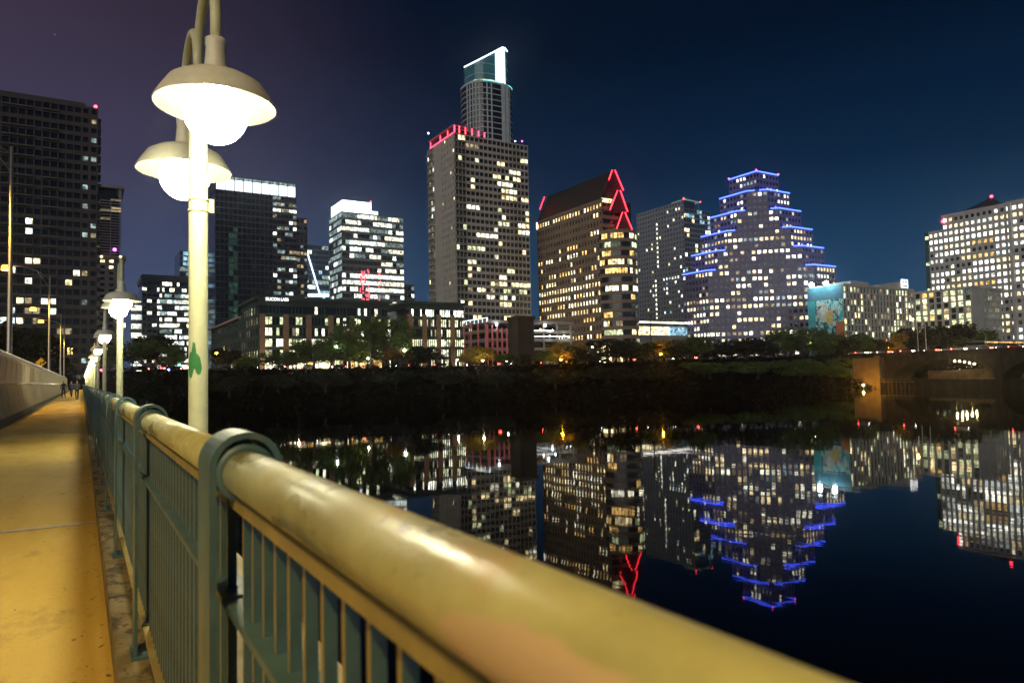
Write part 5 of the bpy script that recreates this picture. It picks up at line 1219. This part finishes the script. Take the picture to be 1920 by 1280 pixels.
LAMPS = [(758, 656, 24, 'white', 'brilliant white lamp left of the bare tree', 900, .45), (631, 650, 26, 'white', 'white lamp beside the large green tree', 500, .3), (406, 662, 30, 'orange', 'orange lamp right beside the near lamp pole', 500, .3),
    (560, 686, 28, 'warm', 'warm low lamp below the corner office', 450, .25), (502, 680, 33, 'warm', 'warm shop lamp at the corner office entrance', 500, .3), (690, 672, 30, 'warm', 'warm lamp behind the dark utility pole', 700, .25), (788, 672, 31, 'warm', 'warm lamp under the terrace office', 450, .25), (858, 674, 31, 'warm', 'warm lamp right of the bare tree', 500, .25),
    (905, 676, 32, 'warm', 'warm lamp below the garage columns', 900, .25), (950, 676, 33, 'warm', 'warm lamp by the cream stair wall', 700, .25), (1052, 674, 31, 'orange', 'orange lamp under the glowing yellow tree', 1900, .3), (1112, 650, 31, 'warm', 'warm lamp by the stone arcade', 700, .25),
    (1181, 643, 27, 'white', 'white lamp right of the bowed bay', 300, .3), (1240, 664, 30, 'orange', 'orange lamp under the golden tree', 1900, .25), (1316, 650, 32, 'orange', 'small orange lamp at stepped tower foot', 400, .25), (1438, 646, 25, 'white', 'white lamp between dark tree and green tree', 650, .35),
    (1524, 642, 24, 'warm', 'warm lamp inside the large green tree', 900, .25), (1668, 652, 16, 'orange', 'orange lamp beside the round bush', 1300, .22), (276, 668, 38, 'white', 'white lamp under trees left of near pole', 600, .25), (232, 672, 36, 'white', 'white lamp behind the second lamp post', 500, .2), (320, 676, 40, 'orange', 'orange lamp on the street left of near pole', 400, .25)]
for px, py, s_, c, lab, e, r in LAMPS: park_lamp(px, py, 18.4 if px in (758, 631, 1052, 1240, 1438, 406, 690, 905, 1524) else s_, c, lab, e * (.45 if px in (758, 631, 1438) else .7), r)
for px, top, s_, lab in ((695, 574, 20, 'tall dark utility pole before the corner office'), (1222, 590, 19, 'thin dark utility pole before the river pavilion')):
    x, y = bank_pos(px, s_); z = ground_z(x, y); T = thing('utility_pole', lab, 'pole', (x, y, z - .3)); zt_ = on_y(px, top, y).z; w_ = .38 if px < 800 else .2
    MB().tube([(x, y, z - .3), (x, y, zt_)], [w_, w_ * .75], 10).build('shaft', MATS['sign_black'], T); MB().aab(x - .9, x + .9, y - .08, y + .08, zt_ - .8, zt_ - .6).build('crossarm', MATS['sign_black'], T)
# traffic signals at the street end
for i, (px, py, c, lab) in enumerate(((303, 690, (1, .05, .05), 'traffic signal showing red left of the near lamp pole'), (316, 693, (.12, .2, 1), 'blue signal lamp at the street end left of near pole'), (336, 684, (.05, .9, .75), 'traffic signal showing green beside the near lamp pole'), (190, 694, (1, .1, .25), 'small red signal between the far lamp posts'))):
    x, y = bank_pos(px, 24 + i); z = ground_z(x, y); q = on_y(px, py, y).z; T = thing('traffic_signal', lab, 'signal', (x, y, z), 'signals at the street end')
    MB().tube([(x, y, z - .2), (x, y, q)], .07, 8).build('pole', MATS['sign_black'], T); MB().aab(x - .22, x + .22, y - .2, y + .1, q - .6, q + .7).build('housing', MATS['sign_black'], T)
    sphere((x, y - .25, q), .3, 10, 6).build('lens', glow_mat('signal_%d' % i, c, 24), T, True)
# cars
cb = {}
CARC = {'white': (.6, .6, .58), 'silver': (.35, .36, .37), 'black': (.02, .02, .022), 'red': (.35, .03, .03), 'blue': (.04, .07, .2), 'grey': (.14, .14, .15)}
headM = glow_mat('headlamp', (1, .97, .9), 45); tailM = glow_mat('tail_lamp', (1, .05, .03), 40); tyre = mat('tyre', (.015, .015, .015), .9); rimM = mat('wheel_rim', (.4, .4, .42), .3, metal=.8)
def prof_ext(pts, y0, y1):
    mb = MB(); k = len(pts); mb.v += [Vector((x, y0, z)) for x, z in pts] + [Vector((x, y1, z)) for x, z in pts]
    for i in range(k): j = (i + 1) % k; mb.f.append((i, j, k + j, k + i))
    mb.f += [tuple(reversed(range(k))), tuple(range(k, 2 * k))]; return mb
body_p = [(-2.2, .35), (-2.25, .7), (-2.1, .95), (-1.2, 1.0), (1.0, .98), (1.9, .86), (2.2, .7), (2.22, .35)]
cab_p = [(-1.75, .99), (-1.25, 1.45), (.35, 1.47), (1.15, .98)]
carg = prof_ext(cab_p, -.74, .74).mesh('cabin', glassM); whl = MB().tube([(0, -.11, 0), (0, .11, 0)], .33, 12).mesh('wheel', tyre); rimm = MB().tube([(0, -.12, 0), (0, .12, 0)], .2, 8).mesh('rim', rimM)
hl_ = MB().aab(2.12, 2.25, -.22, .22, -.09, .09).mesh('headlight', headM); tl_ = MB().aab(-2.29, -1.95, -.26, .26, -.12, .12).mesh('taillight', tailM); rfm = prof_ext([(-1.22, 1.452), (-1.2, 1.5), (.3, 1.51), (.36, 1.472)], -.7, .7)
for k, c in CARC.items(): cb[k] = (prof_ext(body_p, -.9, .9).mesh('body', mat('car_' + k, c, .25, metal=.2)), rfm.mesh('roof', MATS['car_' + k]))
def car(pos, rz, col, label, group):
    T = thing('car', label, 'car', pos, group, local=True); T.rotation_euler = (0, 0, rz)
    def add(me, nm, l=(0, 0, 0), par=T):
        o = bpy.data.objects.new(nm, me); COL.objects.link(o); o.parent = par; o.location = l; return o
    add(cb[col][0], 'body'); add(carg, 'cabin'); add(cb[col][1], 'roof')
    for sx in (-1.35, 1.4):
        for sy in (-.82, .82): w_ = add(whl, 'wheel', (sx, sy, .33)); add(rimm, 'rim', (0, 0, 0), w_)
    for sy in (-.66, .66): add(hl_, 'headlight', (0, sy, .68)); add(tl_, 'taillight', (0, sy, .80))
    return T
names = list(CARC); rg = random.Random(8)
for i in range(18):                       # cars crossing the arched bridge, tail lights toward us
    y = 176 - i * 6.1; c = names[(i * 5 + 1) % 6]; away = i % 3 != 1
    car((XBR + (8.6 if away else 3.4), y, zdk + .01), R(90 if away else -90), c, '%s car on the arched bridge deck, %s from the abutment' % (c, ORD[i]), 'cars crossing the arched bridge')
for i in range(18):
    px = 270 + i * 62 + rg.uniform(-12, 12)
    if 345 < px < 395: px = 330
    lane = 29.2 if i % 2 else 33.6; x, y = bank_pos(px, lane); sl = math.atan2(shore(x + 3) - shore(x - 3), 6); c = names[(i * 7 + 2) % 6]
    car((x, y, top_z(x) + .03), sl + (0 if i % 2 else math.pi) + rg.uniform(-.04, .04), c, '%s car on the riverside street, %s from the left' % (c, ORD[i]), 'cars on the riverside street')
# people
def person(name, label, pos, rz, h, shirt, trousers, step=.2, seed=0):
    J = [(0, 0, .53), (0, 0, .64), (0, .005, .76), (0, 0, .82), (0, .01, .87), (0, .015, .93), (0, .01, .99),
         (.10, 0, .79), (.125, -.02 + step * .12, .64), (.12, .03 + step * .2, .50), (-.10, 0, .79), (-.125, .02 - step * .12, .64), (-.12, .05 - step * .2, .50),
         (.05, 0, .50), (.055, step * .5, .27), (.05, step * .35 + .01, .04), (.05, step * .35 + .07, .015), (-.05, 0, .50), (-.055, -step * .3, .27), (-.05, -step * .9, .05), (-.05, -step * .9 + .06, .015)]
    E = [(0, 1), (1, 2), (2, 3), (3, 4), (4, 5), (5, 6), (2, 7), (7, 8), (8, 9), (2, 10), (10, 11), (11, 12), (0, 13), (13, 14), (14, 15), (15, 16), (0, 17), (17, 18), (18, 19), (19, 20)]
    Rr = [.075, .07, .085, .05, .032, .05, .04, .04, .03, .02, .04, .03, .02, .06, .04, .026, .02, .06, .04, .026, .02]
    me = bpy.data.meshes.new('person'); me.from_pydata([(x * h, y * h, z * h) for x, y, z in J], E, []); o = bpy.data.objects.new('person', me); COL.objects.link(o)
    sk = o.modifiers.new('skin', 'SKIN'); ly = me.skin_vertices[0] if me.skin_vertices else None
    if ly is None:
        bpy.context.view_layer.objects.active = o; bpy.ops.object.modifier_remove(modifier='skin'); o.modifiers.new('skin', 'SKIN'); ly = me.skin_vertices[0] if me.skin_vertices else None
    if ly:
        for v, r in zip(ly.data, Rr): v.radius = (r * h, r * h * .85)
        ly.data[0].use_root = True
    o.modifiers.new('sub', 'SUBSURF').levels = 1; o.modifiers['sub'].render_levels = 1
    o.location = pos; o.rotation_euler = (0, 0, rz)
    M = bpy.data.materials.new('person_clothes'); M.use_nodes = True; n = M.node_tree.nodes; L = M.node_tree.links; tc = n.new('ShaderNodeTexCoord'); sp = n.new('ShaderNodeSeparateXYZ'); L.new(tc.outputs['Object'], sp.inputs[0])
    mr = n.new('ShaderNodeMapRange'); mr.inputs[2].default_value = h; L.new(sp.outputs['Z'], mr.inputs[0]); rp = n.new('ShaderNodeValToRGB'); rp.color_ramp.interpolation = 'CONSTANT'
    el = rp.color_ramp.elements; el[0].color = (.02, .02, .02, 1); el[1].position = .04; el[1].color = (*trousers, 1)
    for p_, c in ((.53, shirt), (.84, (.42, .26, .18)), (.95, (.03, .02, .015))): e = el.new(p_); e.color = (*c, 1)
    L.new(mr.outputs[0], rp.inputs[0]); L.new(rp.outputs[0], n['Principled BSDF'].inputs['Base Color']); me.materials.append(M)
    return tag(o, label, 'person')
person('person', 'person in dark jacket walking near the barrier at the walkway end', (-1.55, 84, WZ), 3.0, 1.75, (.03, .03, .04), (.02, .02, .03), .25)
person('person', 'person in grey top and dark trousers walking by the railing far ahead', (-.35, 72, WZ), .1, 1.70, (.10, .10, .11), (.03, .03, .04), .22)
person('person', 'person in blue shirt standing beside the first at walkway end', (-.95, 90, WZ), .3, 1.72, (.05, .07, .14), (.03, .03, .03), .15)

# ================================================================== thin haze added to put a glow around the lamps
hz = MB().aab(-950, 1850, -950, 3800, -6, 246).build('haze', bpy.data.materials.new('added_haze'))
M = hz.data.materials[0]; M.use_nodes = True; n = M.node_tree.nodes; n.clear(); o = n.new('ShaderNodeOutputMaterial'); v = n.new('ShaderNodeVolumePrincipled')
v.inputs['Color'].default_value = (.82, .82, .9, 1); v.inputs['Density'].default_value = .00025; v.inputs['Anisotropy'].default_value = .9
M.node_tree.links.new(v.outputs[0], o.inputs['Volume'])
tag(hz, 'thin haze added over river and city to make lamps glow', 'haze', kind='stuff')
